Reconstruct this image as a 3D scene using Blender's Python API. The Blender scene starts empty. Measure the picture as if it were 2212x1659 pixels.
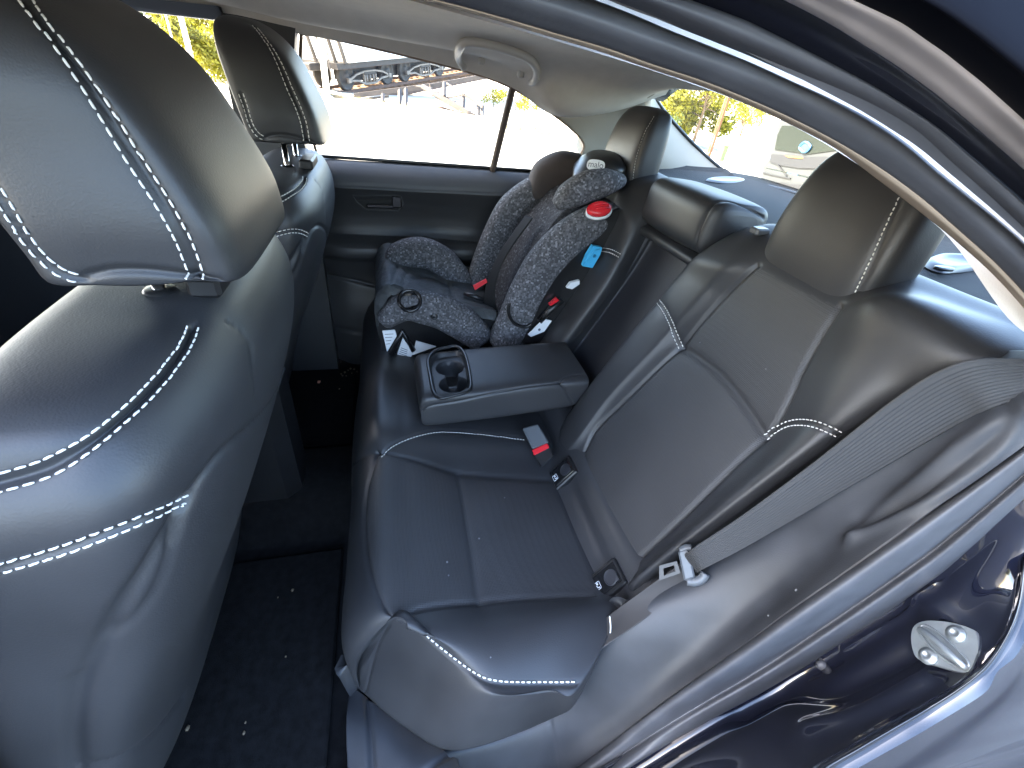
import bpy, math, random
import numpy as np
random.seed(7); rng = np.random.default_rng(7)
S = bpy.context.scene
# ------------------------------------------------------------------ camera
CO = np.array([-0.888, 0.3975, 1.005])
YAW, PITCH, ROLL, FPX = 0.31664, 0.60998, 0.13406, 931.6      # focal length in units of a 2212 px wide frame
def cam_axes():
    cy, sy, cp, sp = math.cos(YAW), math.sin(YAW), math.cos(PITCH), math.sin(PITCH)
    f = np.array([cp*cy, -cp*sy, -sp]); r = np.array([-sy, -cy, 0.0]); u = np.cross(r, f)
    c, s = math.cos(ROLL), math.sin(ROLL)
    return c*r+s*u, -s*r+c*u, f
CR, CU, CF = cam_axes()
from mathutils import Matrix, Vector
cd = bpy.data.cameras.new('camera'); cam = bpy.data.objects.new('camera', cd); S.collection.objects.link(cam)
cd.sensor_fit = 'HORIZONTAL'; cd.sensor_width = 36; cd.lens = FPX/2212*36
cd.clip_start = 0.02; cd.clip_end = 3000
m = Matrix.Identity(4)
for i in range(3):
    m[i][0], m[i][1], m[i][2], m[i][3] = CR[i], CU[i], -CF[i], CO[i]
cam.matrix_world = m; S.camera = cam
# ------------------------------------------------------------------ world, sun, exposure
SUN_DIR = Vector((0.13, 0.77, 0.62)).normalized()             # towards the sun: ahead of the car, high
W = bpy.data.worlds.new('World'); S.world = W; W.use_nodes = True
nt = W.node_tree; sky = nt.nodes.new('ShaderNodeTexSky'); sky.sky_type = 'NISHITA'; sky.sun_disc = False
sky.dust_density = 2.0; sky.ozone_density = 0.9; sky.sun_elevation = math.asin(SUN_DIR.z); sky.sun_rotation = math.atan2(SUN_DIR.x, SUN_DIR.y)
nt.links.new(sky.outputs[0], nt.nodes['Background'].inputs[0]); nt.nodes['Background'].inputs[1].default_value = 0.15
sl = bpy.data.lights.new('sun', 'SUN'); sl.energy = 4.6; sl.angle = math.radians(0.5); sl.color = (1, 0.90, 0.74)
so = bpy.data.objects.new('sun', sl); S.collection.objects.link(so)
so.rotation_euler = SUN_DIR.to_track_quat('Z', 'Y').to_euler()
S.view_settings.view_transform = 'Standard'; S.view_settings.look = 'None'
S.view_settings.exposure = 4.0; S.view_settings.gamma = 1; S.view_settings.use_curve_mapping = False
S.cycles.max_bounces = 10; S.cycles.diffuse_bounces = 5; S.cycles.transparent_max_bounces = 16
S.cycles.use_denoising = True
# ------------------------------------------------------------------ surveying helpers: photo sight line meets a real plane
def ray(u, v): return CF + (u-1106)/FPX*CR - (v-829.5)/FPX*CU
def P(u, v, **k):
    d = ray(u, v)
    (a, val), = k.items()
    if a == 'd': return CO + d*val
    i = 'xyz'.index(a); return CO + d*((val-CO[i])/d[i])
def A(*a):
    """control point: (x,y,z) or (u,v,'x',value)"""
    return np.array(a, float) if len(a) == 3 else P(a[0], a[1], **{a[2]: a[3]})
def PN(u, v, n, p0):
    d = ray(u, v); n = np.array(n, float); return CO + d*(n.dot(np.array(p0)-CO)/n.dot(d))
def proj(X):
    d = np.asarray(X)-CO; z = d@CF
    return np.stack([1106+FPX*(d@CR)/z, 829.5-FPX*(d@CU)/z], -1), z
def cr(pts, n, closed=False):
    """Catmull-Rom through pts (axis 0) to n samples"""
    p = np.asarray(pts, float); N = len(p)
    if N == 1: return np.repeat(p, n, 0)
    if closed:
        t = np.linspace(0, N, n, endpoint=False); i = np.floor(t).astype(int); f = t-i
        g = lambda k: p[(i+k) % N]
    else:
        t = np.linspace(0, N-1, n); i = np.minimum(np.floor(t).astype(int), N-2); f = t-i
        q = np.concatenate([(2*p[0]-p[1])[None], p, (2*p[-1]-p[-2])[None]])
        g = lambda k: q[i+k+1]
    f = f.reshape((-1,)+(1,)*(p.ndim-1))
    a, b, c, d = g(-1), g(0), g(1), g(2)
    return 0.5*((2*b)+(-a+c)*f+(2*a-5*b+4*c-d)*f*f+(-a+3*b-3*c+d)*f**3)
def sstep(e0, e1, x):
    t = np.clip((x-e0)/(e1-e0), 0, 1); return t*t*(3-2*t)
# ------------------------------------------------------------------ materials
MATS = {}
def mat(name, col, rough=0.5, metal=0, bump=None, spec=0.5, coat=0, var=0, vscale=6, sheen=0, bkind='noise'):
    if name in MATS: return MATS[name]
    mt = bpy.data.materials.new(name); mt.use_nodes = True; t = mt.node_tree; N = t.nodes; L = t.links
    b = N['Principled BSDF']; b.inputs['Base Color'].default_value = (*col, 1); b.inputs['Roughness'].default_value = rough
    b.inputs['Metallic'].default_value = metal; b.inputs['Specular IOR Level'].default_value = spec
    b.inputs['Coat Weight'].default_value = coat; b.inputs['Coat Roughness'].default_value = 0.03
    if sheen: b.inputs['Sheen Weight'].default_value = sheen
    tc = N.new('ShaderNodeTexCoord')
    if var:
        nz = N.new('ShaderNodeTexNoise'); nz.inputs['Scale'].default_value = vscale; nz.inputs['Detail'].default_value = 5
        L.new(tc.outputs['Object'], nz.inputs['Vector'])
        mr = N.new('ShaderNodeMapRange'); mr.inputs[1].default_value = 0.3; mr.inputs[2].default_value = 0.7
        mr.inputs[3].default_value = 1-var; mr.inputs[4].default_value = 1+var; L.new(nz.outputs[0], mr.inputs[0])
        mx = N.new('ShaderNodeMix'); mx.data_type = 'RGBA'; mx.blend_type = 'MULTIPLY'; mx.inputs[0].default_value = 1
        mx.inputs[6].default_value = (*col, 1); L.new(mr.outputs[0], mx.inputs[7]); L.new(mx.outputs[2], b.inputs['Base Color'])
        mr2 = N.new('ShaderNodeMapRange'); mr2.inputs[3].default_value = max(0, rough-0.06); mr2.inputs[4].default_value = min(1, rough+0.06)
        L.new(nz.outputs[0], mr2.inputs[0]); L.new(mr2.outputs[0], b.inputs['Roughness'])
    if bump:
        sc, st = bump
        if bkind == 'noise':
            q = N.new('ShaderNodeTexNoise'); q.inputs['Scale'].default_value = sc; q.inputs['Detail'].default_value = 4; out = q.outputs[0]
        elif bkind == 'leather':
            q = N.new('ShaderNodeTexVoronoi'); q.inputs['Scale'].default_value = sc; q.feature = 'SMOOTH_F1'; out = q.outputs[0]
        elif bkind == 'weave':
            q = N.new('ShaderNodeTexVoronoi'); q.inputs['Scale'].default_value = sc; q.inputs['Randomness'].default_value = 0.15; out = q.outputs[0]
        L.new(tc.outputs['Object'], q.inputs['Vector'])
        bp = N.new('ShaderNodeBump'); bp.inputs['Strength'].default_value = st; bp.inputs['Distance'].default_value = 0.5/sc
        L.new(out, bp.inputs['Height']); L.new(bp.outputs[0], b.inputs['Normal'])
    MATS[name] = mt; return mt
LEA = mat('black_leather', (0.028, 0.028, 0.030), 0.46, bump=(620, 0.16), bkind='leather', var=0.14, vscale=7)
PERF = mat('perforated_leather', (0.038, 0.037, 0.038), 0.54, bump=(380, 0.40), bkind='weave', var=0.08, vscale=12)
LEAD = mat('recess_vinyl', (0.022, 0.022, 0.026), 0.5, bump=(420, 0.2), bkind='leather')
PLA = mat('charcoal_plastic', (0.035, 0.037, 0.042), 0.52, bump=(500, 0.15), var=0.22, vscale=14)
DPL = mat('dark_door_plastic', (0.034, 0.034, 0.036), 0.48, bump=(500, 0.25), var=0.1)
BLK = mat('black_plastic', (0.012, 0.012, 0.013), 0.35, var=0.1, vscale=30)
GBL = mat('gloss_black_plastic', (0.010, 0.010, 0.011), 0.18)
RUB = mat('rubber_seal', (0.062, 0.064, 0.072), 0.5, bump=(300, 0.12), var=0.15, vscale=25)
CPT = mat('black_carpet', (0.007, 0.007, 0.0075), 0.95, bump=(700, 0.9), var=0.35, vscale=60, spec=0.1)
HDL = mat('grey_headliner', (0.60, 0.555, 0.49), 0.9, bump=(600, 0.35), spec=0.15, var=0.04, vscale=30)
HDE = mat('headliner_edge', (0.34, 0.275, 0.21), 0.85, spec=0.2)
PIL = mat('pillar_trim', (0.27, 0.235, 0.185), 0.6, bump=(500, 0.2), spec=0.3)
GRP = mat('grey_plastic', (0.48, 0.45, 0.40), 0.5, spec=0.4)
SHF = mat('parcel_shelf_felt', (0.034, 0.034, 0.033), 0.85, bump=(700, 0.6), var=0.15, vscale=70, spec=0.2)
SHP = mat('pale_grey_plastic', (0.10, 0.105, 0.11), 0.35)
PNT = mat('black_car_paint', (0.006, 0.007, 0.012), 0.12, spec=0.5, coat=1.0)
PNTM = mat('black_inner_paint', (0.006, 0.007, 0.014), 0.10, spec=0.5, coat=1.0)
CHR = mat('chrome', (0.75, 0.75, 0.75), 0.12, metal=1)
ZNC = mat('zinc_steel', (0.33, 0.36, 0.37), 0.42, metal=0.7, var=0.1, vscale=60)
STW = mat('white_thread', (0.72, 0.70, 0.66), 0.8, spec=0.2)
STD = mat('dark_thread', (0.02, 0.02, 0.022), 0.8)
WEB = mat('belt_webbing', (0.044, 0.043, 0.043), 0.75, spec=0.3)
RED = mat('red_plastic', (0.62, 0.02, 0.03), 0.25)
REDF = mat('red_fabric', (0.55, 0.02, 0.03), 0.7)
CYA = mat('cyan_plastic', (0.06, 0.42, 0.72), 0.35)
WHT = mat('white_label', (0.72, 0.74, 0.76), 0.5)
INK = mat('label_ink', (0.08, 0.09, 0.12), 0.6)
BLU = mat('blue_ink', (0.05, 0.20, 0.50), 0.6)
GRB = mat('grey_buckle', (0.085, 0.092, 0.10), 0.42)
SLK = mat('child_seat_shell', (0.010, 0.010, 0.011), 0.3)
PAD = mat('child_pad', (0.048, 0.052, 0.055), 0.6, bump=(30, 0.5), var=0.25, vscale=25)
PADD = mat('child_back_pad', (0.038, 0.036, 0.037), 0.75, bump=(60, 0.35), var=0.3, vscale=40)
HRB = mat('warm_lit_headrest_mesh', (0.030, 0.022, 0.020), 0.8, bump=(500, 0.5))  # reddish-brown tint paints the warm glow into the mesh colour
def pixel_fabric(name, sc, a, b, c):
    mt = bpy.data.materials.new(name); mt.use_nodes = True; t = mt.node_tree; N = t.nodes; L = t.links; bs = N['Principled BSDF']
    tc = N.new('ShaderNodeTexCoord'); vo = N.new('ShaderNodeTexVoronoi'); vo.distance = 'CHEBYCHEV'; vo.inputs['Scale'].default_value = sc; vo.inputs['Randomness'].default_value = 0.55
    L.new(tc.outputs['Object'], vo.inputs['Vector']); sp = N.new('ShaderNodeSeparateColor'); L.new(vo.outputs['Color'], sp.inputs[0])
    rp = N.new('ShaderNodeValToRGB'); rp.color_ramp.interpolation = 'CONSTANT'; e = rp.color_ramp.elements
    e[0].color = (*a, 1); e[1].position = 0.38; e[1].color = (*b, 1); q = e.new(0.74); q.color = (*c, 1); q = e.new(0.93); q.color = (*[min(1, k*1.6) for k in c], 1)
    L.new(sp.outputs[0], rp.inputs[0]); L.new(rp.outputs[0], bs.inputs['Base Color']); bs.inputs['Roughness'].default_value = 0.85; bs.inputs['Specular IOR Level'].default_value = 0.25
    bp = N.new('ShaderNodeBump'); bp.inputs['Strength'].default_value = 0.25; bp.inputs['Distance'].default_value = 0.001
    nz = N.new('ShaderNodeTexNoise'); nz.inputs['Scale'].default_value = 500; L.new(tc.outputs['Object'], nz.inputs['Vector']); L.new(nz.outputs[0], bp.inputs['Height']); L.new(bp.outputs[0], bs.inputs['Normal'])
    return mt
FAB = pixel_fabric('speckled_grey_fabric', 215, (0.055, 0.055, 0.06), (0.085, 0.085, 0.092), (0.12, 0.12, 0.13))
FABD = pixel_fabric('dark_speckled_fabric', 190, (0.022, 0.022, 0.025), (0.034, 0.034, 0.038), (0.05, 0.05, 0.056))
def glass(name, tint, w=0.06):
    mt = bpy.data.materials.new(name); mt.use_nodes = True; t = mt.node_tree; N = t.nodes; L = t.links; N.remove(N['Principled BSDF'])
    tr = N.new('ShaderNodeBsdfTransparent'); tr.inputs[0].default_value = (*tint, 1); gl = N.new('ShaderNodeBsdfGlossy'); gl.inputs['Roughness'].default_value = 0.02
    mx = N.new('ShaderNodeMixShader'); mx.inputs[0].default_value = w
    L.new(tr.outputs[0], mx.inputs[1]); L.new(gl.outputs[0], mx.inputs[2]); L.new(mx.outputs[0], N['Material Output'].inputs[0]); return mt
GLS = glass('side_glass', (0.93, 0.95, 0.93)); GLR = glass('rear_glass', (0.90, 0.93, 0.90), 0.08)
# ------------------------------------------------------------------ object helpers
COL = S.collection
def thing(name, label, cat, loc=(0, 0, 0), group=None):
    o = bpy.data.objects.new(name, None); COL.objects.link(o); o.location = loc; o.empty_display_size = 0.05
    o['label'] = label; o['category'] = cat
    if group: o['group'] = group
    return o
def rootloc(o):
    l = np.zeros(3)
    while o is not None: l = l+np.array(o.location); o = o.parent
    return l
def obj(name, V, F, mats, parent=None, smooth=True, mi=None, label=None):
    V = np.asarray(V, float)
    if parent is not None: V = V-rootloc(parent)
    me = bpy.data.meshes.new(name); me.from_pydata([tuple(v) for v in V], [], [tuple(int(i) for i in f) for f in F]); me.update()
    for mm in (mats if isinstance(mats, (list, tuple)) else [mats]): me.materials.append(mm)
    me.polygons.foreach_set('use_smooth', [bool(smooth)]*len(me.polygons))
    if mi is not None: me.polygons.foreach_set('material_index', np.asarray(mi, dtype=np.int32))
    o = bpy.data.objects.new(name, me); COL.objects.link(o)
    if parent is not None: o.parent = parent
    if label: o['label'] = label
    return o
def tag(o, label=None, cat=None, group=None, kind=None):
    if label: o['label'] = label
    if cat: o['category'] = cat
    if group: o['group'] = group
    if kind: o['kind'] = kind
    return o
class MB:
    """collects primitive shapes for one mesh"""
    def __init__(s): s.V = []; s.F = []; s.M = []
    def add(s, V, F, mi=0):
        b = len(s.V); s.V += [tuple(v) for v in V]; s.F += [tuple(int(i)+b for i in f) for f in F]; s.M += [mi]*len(F); return s
    def build(s, name, mats, parent=None, smooth=False, label=None): return obj(name, s.V, s.F, mats, parent, smooth, s.M, label)
    def hexa(s, c8, bev=0.0, mi=0):
        """8 corners: bottom ring 0-3, top ring 4-7; bev chamfers by shrinking (rounded block)"""
        c = np.asarray(c8, float)
        if not bev: return s.add(c, [(3, 2, 1, 0), (4, 5, 6, 7), (0, 1, 5, 4), (1, 2, 6, 5), (2, 3, 7, 6), (3, 0, 4, 7)], mi)
        ctr = c.mean(0)
        bmV = []; idx = {}
        import itertools
        adj = {i: [] for i in range(8)}
        for a, b in [(0,1),(1,2),(2,3),(3,0),(4,5),(5,6),(6,7),(7,4),(0,4),(1,5),(2,6),(3,7)]: adj[a].append(b); adj[b].append(a)
        faces = [(3, 2, 1, 0), (4, 5, 6, 7), (0, 1, 5, 4), (1, 2, 6, 5), (2, 3, 7, 6), (3, 0, 4, 7)]
        FV = {}
        out = []
        for fi, f in enumerate(faces):
            r = []
            for k, i in enumerate(f):
                p, q = f[k-1], f[(k+1) % 4]
                e1 = c[p]-c[i]; e2 = c[q]-c[i]
                v = c[i]+e1/np.linalg.norm(e1)*bev+e2/np.linalg.norm(e2)*bev
                FV[(fi, i)] = len(bmV); bmV.append(v); r.append(FV[(fi, i)])
            out.append(tuple(r))
        edges = {}
        for fi, f in enumerate(faces):
            for k in range(4):
                a, b = f[k], f[(k+1) % 4]; edges.setdefault(frozenset((a, b)), []).append((fi, a, b))
        for e, l in edges.items():
            (f1, a, b), (f2, _, _) = l
            out.append((FV[(f1, b)], FV[(f1, a)], FV[(f2, a)], FV[(f2, b)]))
        for i in range(8):
            fs = [fi for fi, f in enumerate(faces) if i in f]
            tri = [FV[(fi, i)] for fi in fs]
            n = np.cross(bmV[tri[1]]-bmV[tri[0]], bmV[tri[2]]-bmV[tri[0]])
            if n.dot(np.array(bmV[tri[0]])-ctr) < 0: tri = tri[::-1]
            out.append(tuple(tri))
        return s.add(bmV, out, mi)
    def box(s, c, size, ax=None, bev=0.0, mi=0):
        c = np.asarray(c, float); h = np.asarray(size, float)/2
        ax = np.eye(3) if ax is None else np.asarray(ax, float)
        k = [(-1,-1,-1),(1,-1,-1),(1,1,-1),(-1,1,-1),(-1,-1,1),(1,-1,1),(1,1,1),(-1,1,1)]
        return s.hexa([c+sum(ax[j]*h[j]*q[j] for j in range(3)) for q in k], bev, mi)
    def beam(s, a, b, w, h, up=(0, 0, 1), bev=0.0, mi=0):
        a = np.asarray(a, float); b = np.asarray(b, float); d = b-a; L = np.linalg.norm(d); d = d/L
        x = np.cross(d, up); x /= np.linalg.norm(x); z = np.cross(x, d)
        return s.box((a+b)/2, (L, w, h), (d, x, z), bev, mi)
    def tube(s, pts, r, n=10, closed=False, cap=True, mi=0):
        p = np.asarray(pts, float); N = len(p); r = np.broadcast_to(r, (N,))
        t = np.gradient(p, axis=0) if not closed else np.roll(p, -1, 0)-np.roll(p, 1, 0)
        t /= np.linalg.norm(t, axis=1)[:, None]+1e-12
        ref = np.array([0, 0, 1.0]) if abs(t[0][2]) < 0.9 else np.array([1.0, 0, 0])
        x = np.cross(t[0], ref); x /= np.linalg.norm(x); V = []
        for i in range(N):
            x = x-t[i]*x.dot(t[i]); x /= np.linalg.norm(x); y = np.cross(t[i], x)
            for k in range(n):
                a = 2*math.pi*k/n; V.append(p[i]+r[i]*(math.cos(a)*x+math.sin(a)*y))
        F = []
        for i in range(N if closed else N-1):
            j = (i+1) % N
            for k in range(n): F.append((i*n+k, i*n+(k+1) % n, j*n+(k+1) % n, j*n+k))
        if cap and not closed: F += [tuple(range(n))[::-1], tuple((N-1)*n+k for k in range(n))]
        return s.add(V, F, mi)
    def disc(s, c, nrm, prof, n=24, mi=0, up=None, sx=1.0):
        """lathe about axis nrm through c; prof = [(radius, height)]"""
        nrm = np.asarray(nrm, float); nrm /= np.linalg.norm(nrm); ref = np.array(up if up is not None else ([0, 0, 1.0] if abs(nrm[2]) < 0.9 else [1.0, 0, 0]), float)
        x = ref-nrm*ref.dot(nrm); x /= np.linalg.norm(x); y = np.cross(nrm, x); V = []; F = []
        for r, h in prof:
            for k in range(n):
                a = 2*math.pi*k/n; V.append(np.asarray(c)+nrm*h+r*(sx*math.cos(a)*x+math.sin(a)*y))
        for i in range(len(prof)-1):
            for k in range(n): F.append((i*n+k, i*n+(k+1) % n, (i+1)*n+(k+1) % n, (i+1)*n+k))
        if prof[-1][0] > 1e-6: F.append(tuple((len(prof)-1)*n+k for k in range(n)))
        if prof[0][0] > 1e-6: F.append(tuple(range(n))[::-1])
        return s.add(V, F, mi)
def slab(poly, thick, nrm=None, inset=0.0):
    """polygon points -> solid plate pushed back by thick along -nrm"""
    p = np.asarray(poly, float); n = len(p)
    if nrm is None:
        nrm = np.zeros(3)
        for i in range(n): nrm += np.cross(p[i], p[(i+1) % n])
        nrm /= np.linalg.norm(nrm)
        if nrm.dot(CO-p.mean(0)) < 0: nrm = -nrm
    nrm = np.asarray(nrm, float); nrm /= np.linalg.norm(nrm)
    a = np.zeros(3)
    for i in range(n): a += np.cross(p[i], p[(i+1) % n])
    if a.dot(nrm) < 0: p = p[::-1]
    q = p-nrm*thick
    F = [tuple(range(n)), tuple(range(n, 2*n))[::-1]]+[(i, n+i, n+(i+1) % n, (i+1) % n) for i in range(n)]
    return np.concatenate([p, q]), F
class Patch:
    """smooth sheet through a net of control points, displaced by seams and padding"""
    def __init__(s, rows, nu=120, nv=120, closed=False, toward=True):
        c = np.array([[A(*q) for q in r] for r in rows])
        s.closed = closed
        t = cr(c, nu) ; s.V = np.stack([cr(t[i], nv, closed) for i in range(nu)])
        s.nu, s.nv = nu, nv; s.h = np.zeros((nu, nv)); s.paths = []; s.flip = False; s.normals(toward)
        s.W = None
    def normals(s, toward=True):
        du = np.gradient(s.V, axis=0)
        dv = (np.roll(s.V, -1, 1)-np.roll(s.V, 1, 1)) if s.closed else np.gradient(s.V, axis=1)
        n = np.cross(du, dv); n /= np.linalg.norm(n, axis=2)[..., None]+1e-12
        if toward:
            if s.closed:
                ctr = s.V.mean((0, 1)); sg = np.sum(n*(s.V-ctr))
            else: sg = np.sum(n*(CO-s.V)/np.linalg.norm(CO-s.V, axis=2)[..., None])
            s.flip = sg < 0
        s.N = -n if s.flip else n
    def surf(s): return s.V+s.N*s.h[..., None]
    def lift(s, uv, n=None, V=None):
        """sight lines through photo points onto this surface"""
        V = s.V if V is None else V
        uv = np.asarray(uv, float)
        if n: uv = cr(uv, n)
        pv, z = proj(V.reshape(-1, 3)); Nf = s.N.reshape(-1, 3); Vf = V.reshape(-1, 3)
        bad = (np.sum(Nf*(CO-Vf), 1) < 0) | (z < 0.02)
        out = []
        for q in uv:
            d2 = ((pv-q)**2).sum(1)+bad*1e7; k = int(np.argmin(d2)); nn = Nf[k]; dr = ray(*q); den = nn.dot(dr); p = Vf[k]
            if abs(den) > 0.05:
                w = CO+dr*(nn.dot(Vf[k]-CO)/den)
                if np.linalg.norm(w-p) < 0.02: p = w
            out.append(p)
        out = np.array(out)
        if n and n > 8:
            for _ in range(3): out[1:-1] = (out[:-2]+2*out[1:-1]+out[2:])/4
        return out
    def dist(s, path):
        Vf = s.V.reshape(-1, 3); d = np.full(len(Vf), 9.0); a = path[:-1]; b = path[1:]
        for i in range(len(a)):
            e = b[i]-a[i]; l = e.dot(e)+1e-12
            t = np.clip(((Vf-a[i])@e)/l, 0, 1); d = np.minimum(d, np.linalg.norm(Vf-a[i]-t[:, None]*e, axis=1))
        return d.reshape(s.nu, s.nv)
    def seam(s, uv, depth=0.004, width=0.0035, puff=0.006, pw=0.03, n=60, world=False, stitch=None, **kw):
        p = np.asarray(uv, float) if world else s.lift(uv, n)
        if world: p = cr(p, n)
        d = s.dist(p)
        s.h -= depth*np.exp(-(d/width)**2)+puff*np.exp(-d/pw)
        if stitch: s.paths.append((p, stitch, kw))
        return p
    def region(s, poly):
        pv, z = proj(s.V.reshape(-1, 3)); x, y = pv[:, 0], pv[:, 1]; ins = np.zeros(len(x), bool); q = np.asarray(poly, float)
        for i in range(len(q)):
            (x1, y1), (x2, y2) = q[i-1], q[i]
            if y1 == y2: continue
            c = ((y1 > y) != (y2 > y)) & (x < (x2-x1)*(y-y1)/(y2-y1)+x1); ins ^= c
        return ins.reshape(s.nu, s.nv) & (np.sum(s.N*(CO-s.V), 2) > 0)
    def build(s, name, mats, parent=None, skirt=0.03, reg=None, label=None):
        V = s.surf(); nu, nv = s.nu, s.nv; I = np.arange(nu*nv).reshape(nu, nv)
        if s.closed:
            J = np.roll(I, -1, 1); q = np.stack([I[:-1], J[:-1], J[1:], I[1:]], -1).reshape(-1, 4)
        else: q = np.stack([I[:-1, :-1], I[:-1, 1:], I[1:, 1:], I[1:, :-1]], -1).reshape(-1, 4)
        if not s.flip: q = q[:, ::-1]
        Vf = V.reshape(-1, 3); F = [tuple(x) for x in q]; mi = [0]*len(F)
        if reg is not None:
            R = reg.reshape(-1); mi = [int(R[x].sum() >= 3) for x in q]
        if s.closed:
            for row, sg in ((0, 0), (nu-1, 1)):
                k = len(Vf); Vf = np.concatenate([Vf, V[row].mean(0)[None]]); r = I[row]
                for j in range(nv):
                    a, b = r[j], r[(j+1) % nv]; f = (a, b, k) if (sg == 1) != s.flip else (b, a, k); F.append(f[::-1]); mi.append(0)
        elif skirt:
            ring = list(I[0, :])+list(I[1:, -1])+list(I[-1, -2::-1])+list(I[-2:0:-1, 0]); n = len(ring); b = len(Vf)
            Vf = np.concatenate([Vf, Vf[ring]-s.N.reshape(-1, 3)[ring]*skirt])
            for j in range(n):
                a, c = ring[j], ring[(j+1) % n]; f = (a, c, b+(j+1) % n, b+j)
                F.append(f if not s.flip else f[::-1]); mi.append(0)
        o = obj(name, Vf, F, mats, parent, True, mi, label)
        s.o = o
        mb = MB(); dk = MB()
        for p, kind, kw in s.paths:
            for sg in ((-1, 1) if kind == 'double' else (1,)):
                mb = MB(); s.stitch(mb, p, kind, sg, **kw)
                if mb.V: mb.build('stitching', STW, o)
        return o
    def stitch(s, mb, path, kind, sg=1, off=0.006, dash=0.008, gap=0.0035, r=0.0011, ends=(0, 1)):
        V = s.surf().reshape(-1, 3); Nf = s.N.reshape(-1, 3)
        L = np.concatenate([[0], np.cumsum(np.linalg.norm(np.diff(path, axis=0), axis=1))]); T = L[-1]
        at = lambda q: np.array([np.interp(q, L, path[:, i]) for i in range(3)])
        def on(p, k=None):
            k = int(np.argmin(((V-p)**2).sum(1))); return p-Nf[k]*(p-V[k]).dot(Nf[k]), Nf[k]
        for o in (off*sg,):
            q = T*ends[0]
            while q+dash < T*ends[1]:
                a, b = at(q), at(q+dash); t = (b-a)/(np.linalg.norm(b-a)+1e-9)
                pm, n = on((a+b)/2); sd = np.cross(t, n); sd /= np.linalg.norm(sd)+1e-9
                pts = []
                for e in (0, 0.2, 0.5, 0.8, 1):
                    w, nn = on(a+(b-a)*e+sd*o); pts.append(w+nn*(r*0.5 if 0 < e < 1 else -r*0.3))
                mb.tube(pts, [r*0.6, r, r, r, r*0.6], 6)
                q += dash+gap
def blob(rows, n=48, m=40, ex=3.0):
    """closed rounded body: rows of (centre, half a, half b) stacked along any path; a,b are 3-vectors"""
    th = np.linspace(0, 2*math.pi, 2001); c, s_ = np.cos(th), np.sin(th)
    e = 2.0/ex; cc = np.sign(c)*np.abs(c)**e; ss = np.sign(s_)*np.abs(s_)**e
    al = np.linalg.norm(rows[len(rows)//2][1]); bl = np.linalg.norm(rows[len(rows)//2][2])
    L = np.concatenate([[0], np.cumsum(np.hypot(np.diff(cc)*al, np.diff(ss)*bl))]); q = np.linspace(0, L[-1], n, endpoint=False)
    cc = np.interp(q, L, cc); ss = np.interp(q, L, ss)
    C = cr([r[0] for r in rows], m); Aa = cr([r[1] for r in rows], m); B = cr([r[2] for r in rows], m)
    return C[:, None]+Aa[:, None]*cc[None, :, None]+B[:, None]*ss[None, :, None]
class Blob(Patch):
    def __init__(s, rows, n=96, m=90, ex=3.0):
        s.V = blob(rows, n, m, ex); s.nu, s.nv = m, n; s.closed = True; s.h = np.zeros((m, n)); s.paths = []; s.flip = False; s.normals()
def rrow(cx, cy, z, a, b): return ((cx, cy, z), (a, 0, 0), (0, b, 0))
# ================================================================== CAR BODY (large structure)
YBZ = np.array([.20, .26, .30, .45, .592, .70, .80, .90]); YBY = np.array([.03, .005, -.018, -.088, -.157, -.196, -.226, -.25])
yb = lambda z: float(np.interp(z, YBZ, YBY))
def PB(u, v, off=0.0):
    """sight line meets the reclined backrest profile (raised by off)"""
    d = ray(u, v); lo, hi = 0.15, 2.5; f = lambda t: (CO+t*d)[1]-yb((CO+t*d)[2])-off
    flo = f(lo)
    for _ in range(50):
        mdl = (lo+hi)/2
        if (f(mdl) > 0) == (flo > 0): lo = mdl
        else: hi = mdl
    return CO+d*lo
car = thing('car_body', 'black sedan body seen through its open rear door, with grey headliner and rubber door seal', 'car', (0, 0, -0.35))
# floor and tunnel
mb = MB()
fy = [0.40, 1.75]
sec = [(-.70, .03), (-.66, 0), (-.155, 0), (-.10, .085), (.10, .085), (.155, 0), (.66, 0), (.70, .03)]
n = len(sec); V = [(x, y, z) for y in np.linspace(.40, 1.75, 10) for x, z in sec]
mb.add(V, [(i*n+j, i*n+j+1, (i+1)*n+j+1, (i+1)*n+j) for i in range(9) for j in range(n-1)])
V = [(x, y, z) for x in (-.7, .7) for y, z in [(1.75, 0), (1.85, .3), (1.7, .62), (1.45, .70), (1.6, .76), (1.95, .78)]]
mb.add(V, [(i, i+1, i+7, i+6) for i in range(5)])
mb.build('floor_carpet', CPT, car, True)
# headliner: near rim -> ceiling -> far rail; stations run from front to back
T0 = [(700, -48), (914, 1), (1064, 42), (1223, 90), (1317, 118), (1426, 157), (1539, 194), (1681, 255), (1810, 324), (1943, 423), (2048, 506), (2135, 582), (2212, 665), (2300, 790)]
T0x = [-.585, -.59, -.595, -.60, -.60, -.60, -.605, -.61, -.62, -.64, -.655, -.67, -.685, -.70]
rim = np.array([P(u, v, x=x) for (u, v), x in zip(T0, T0x)])
rim = np.concatenate([[(-.57, 1.3, 1.03), (-.575, .8, 1.045)], rim])
far_top = [(0.60, 1.30, 1.035), (0.605, 0.92, 1.052), (0.61, .77, 1.055), (650, 74, 'x', .615), (800, 101, 'x', .62), (1000, 151, 'x', .62), (1108, 190, 'x', .622), (1200, 250, 'x', .63), (1256, 300, 'x', .64)]
FT = np.array([A(*q) for q in far_top])
ys = [1.3, .92, .77, .59, .42, .17, .02, -.12, -.30, -.47]
def rim_at(y):
    i = np.argsort(rim[:, 1]); return np.array([np.interp(y, rim[i, 1], rim[i, k]) for k in range(3)])
rows = []
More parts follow.
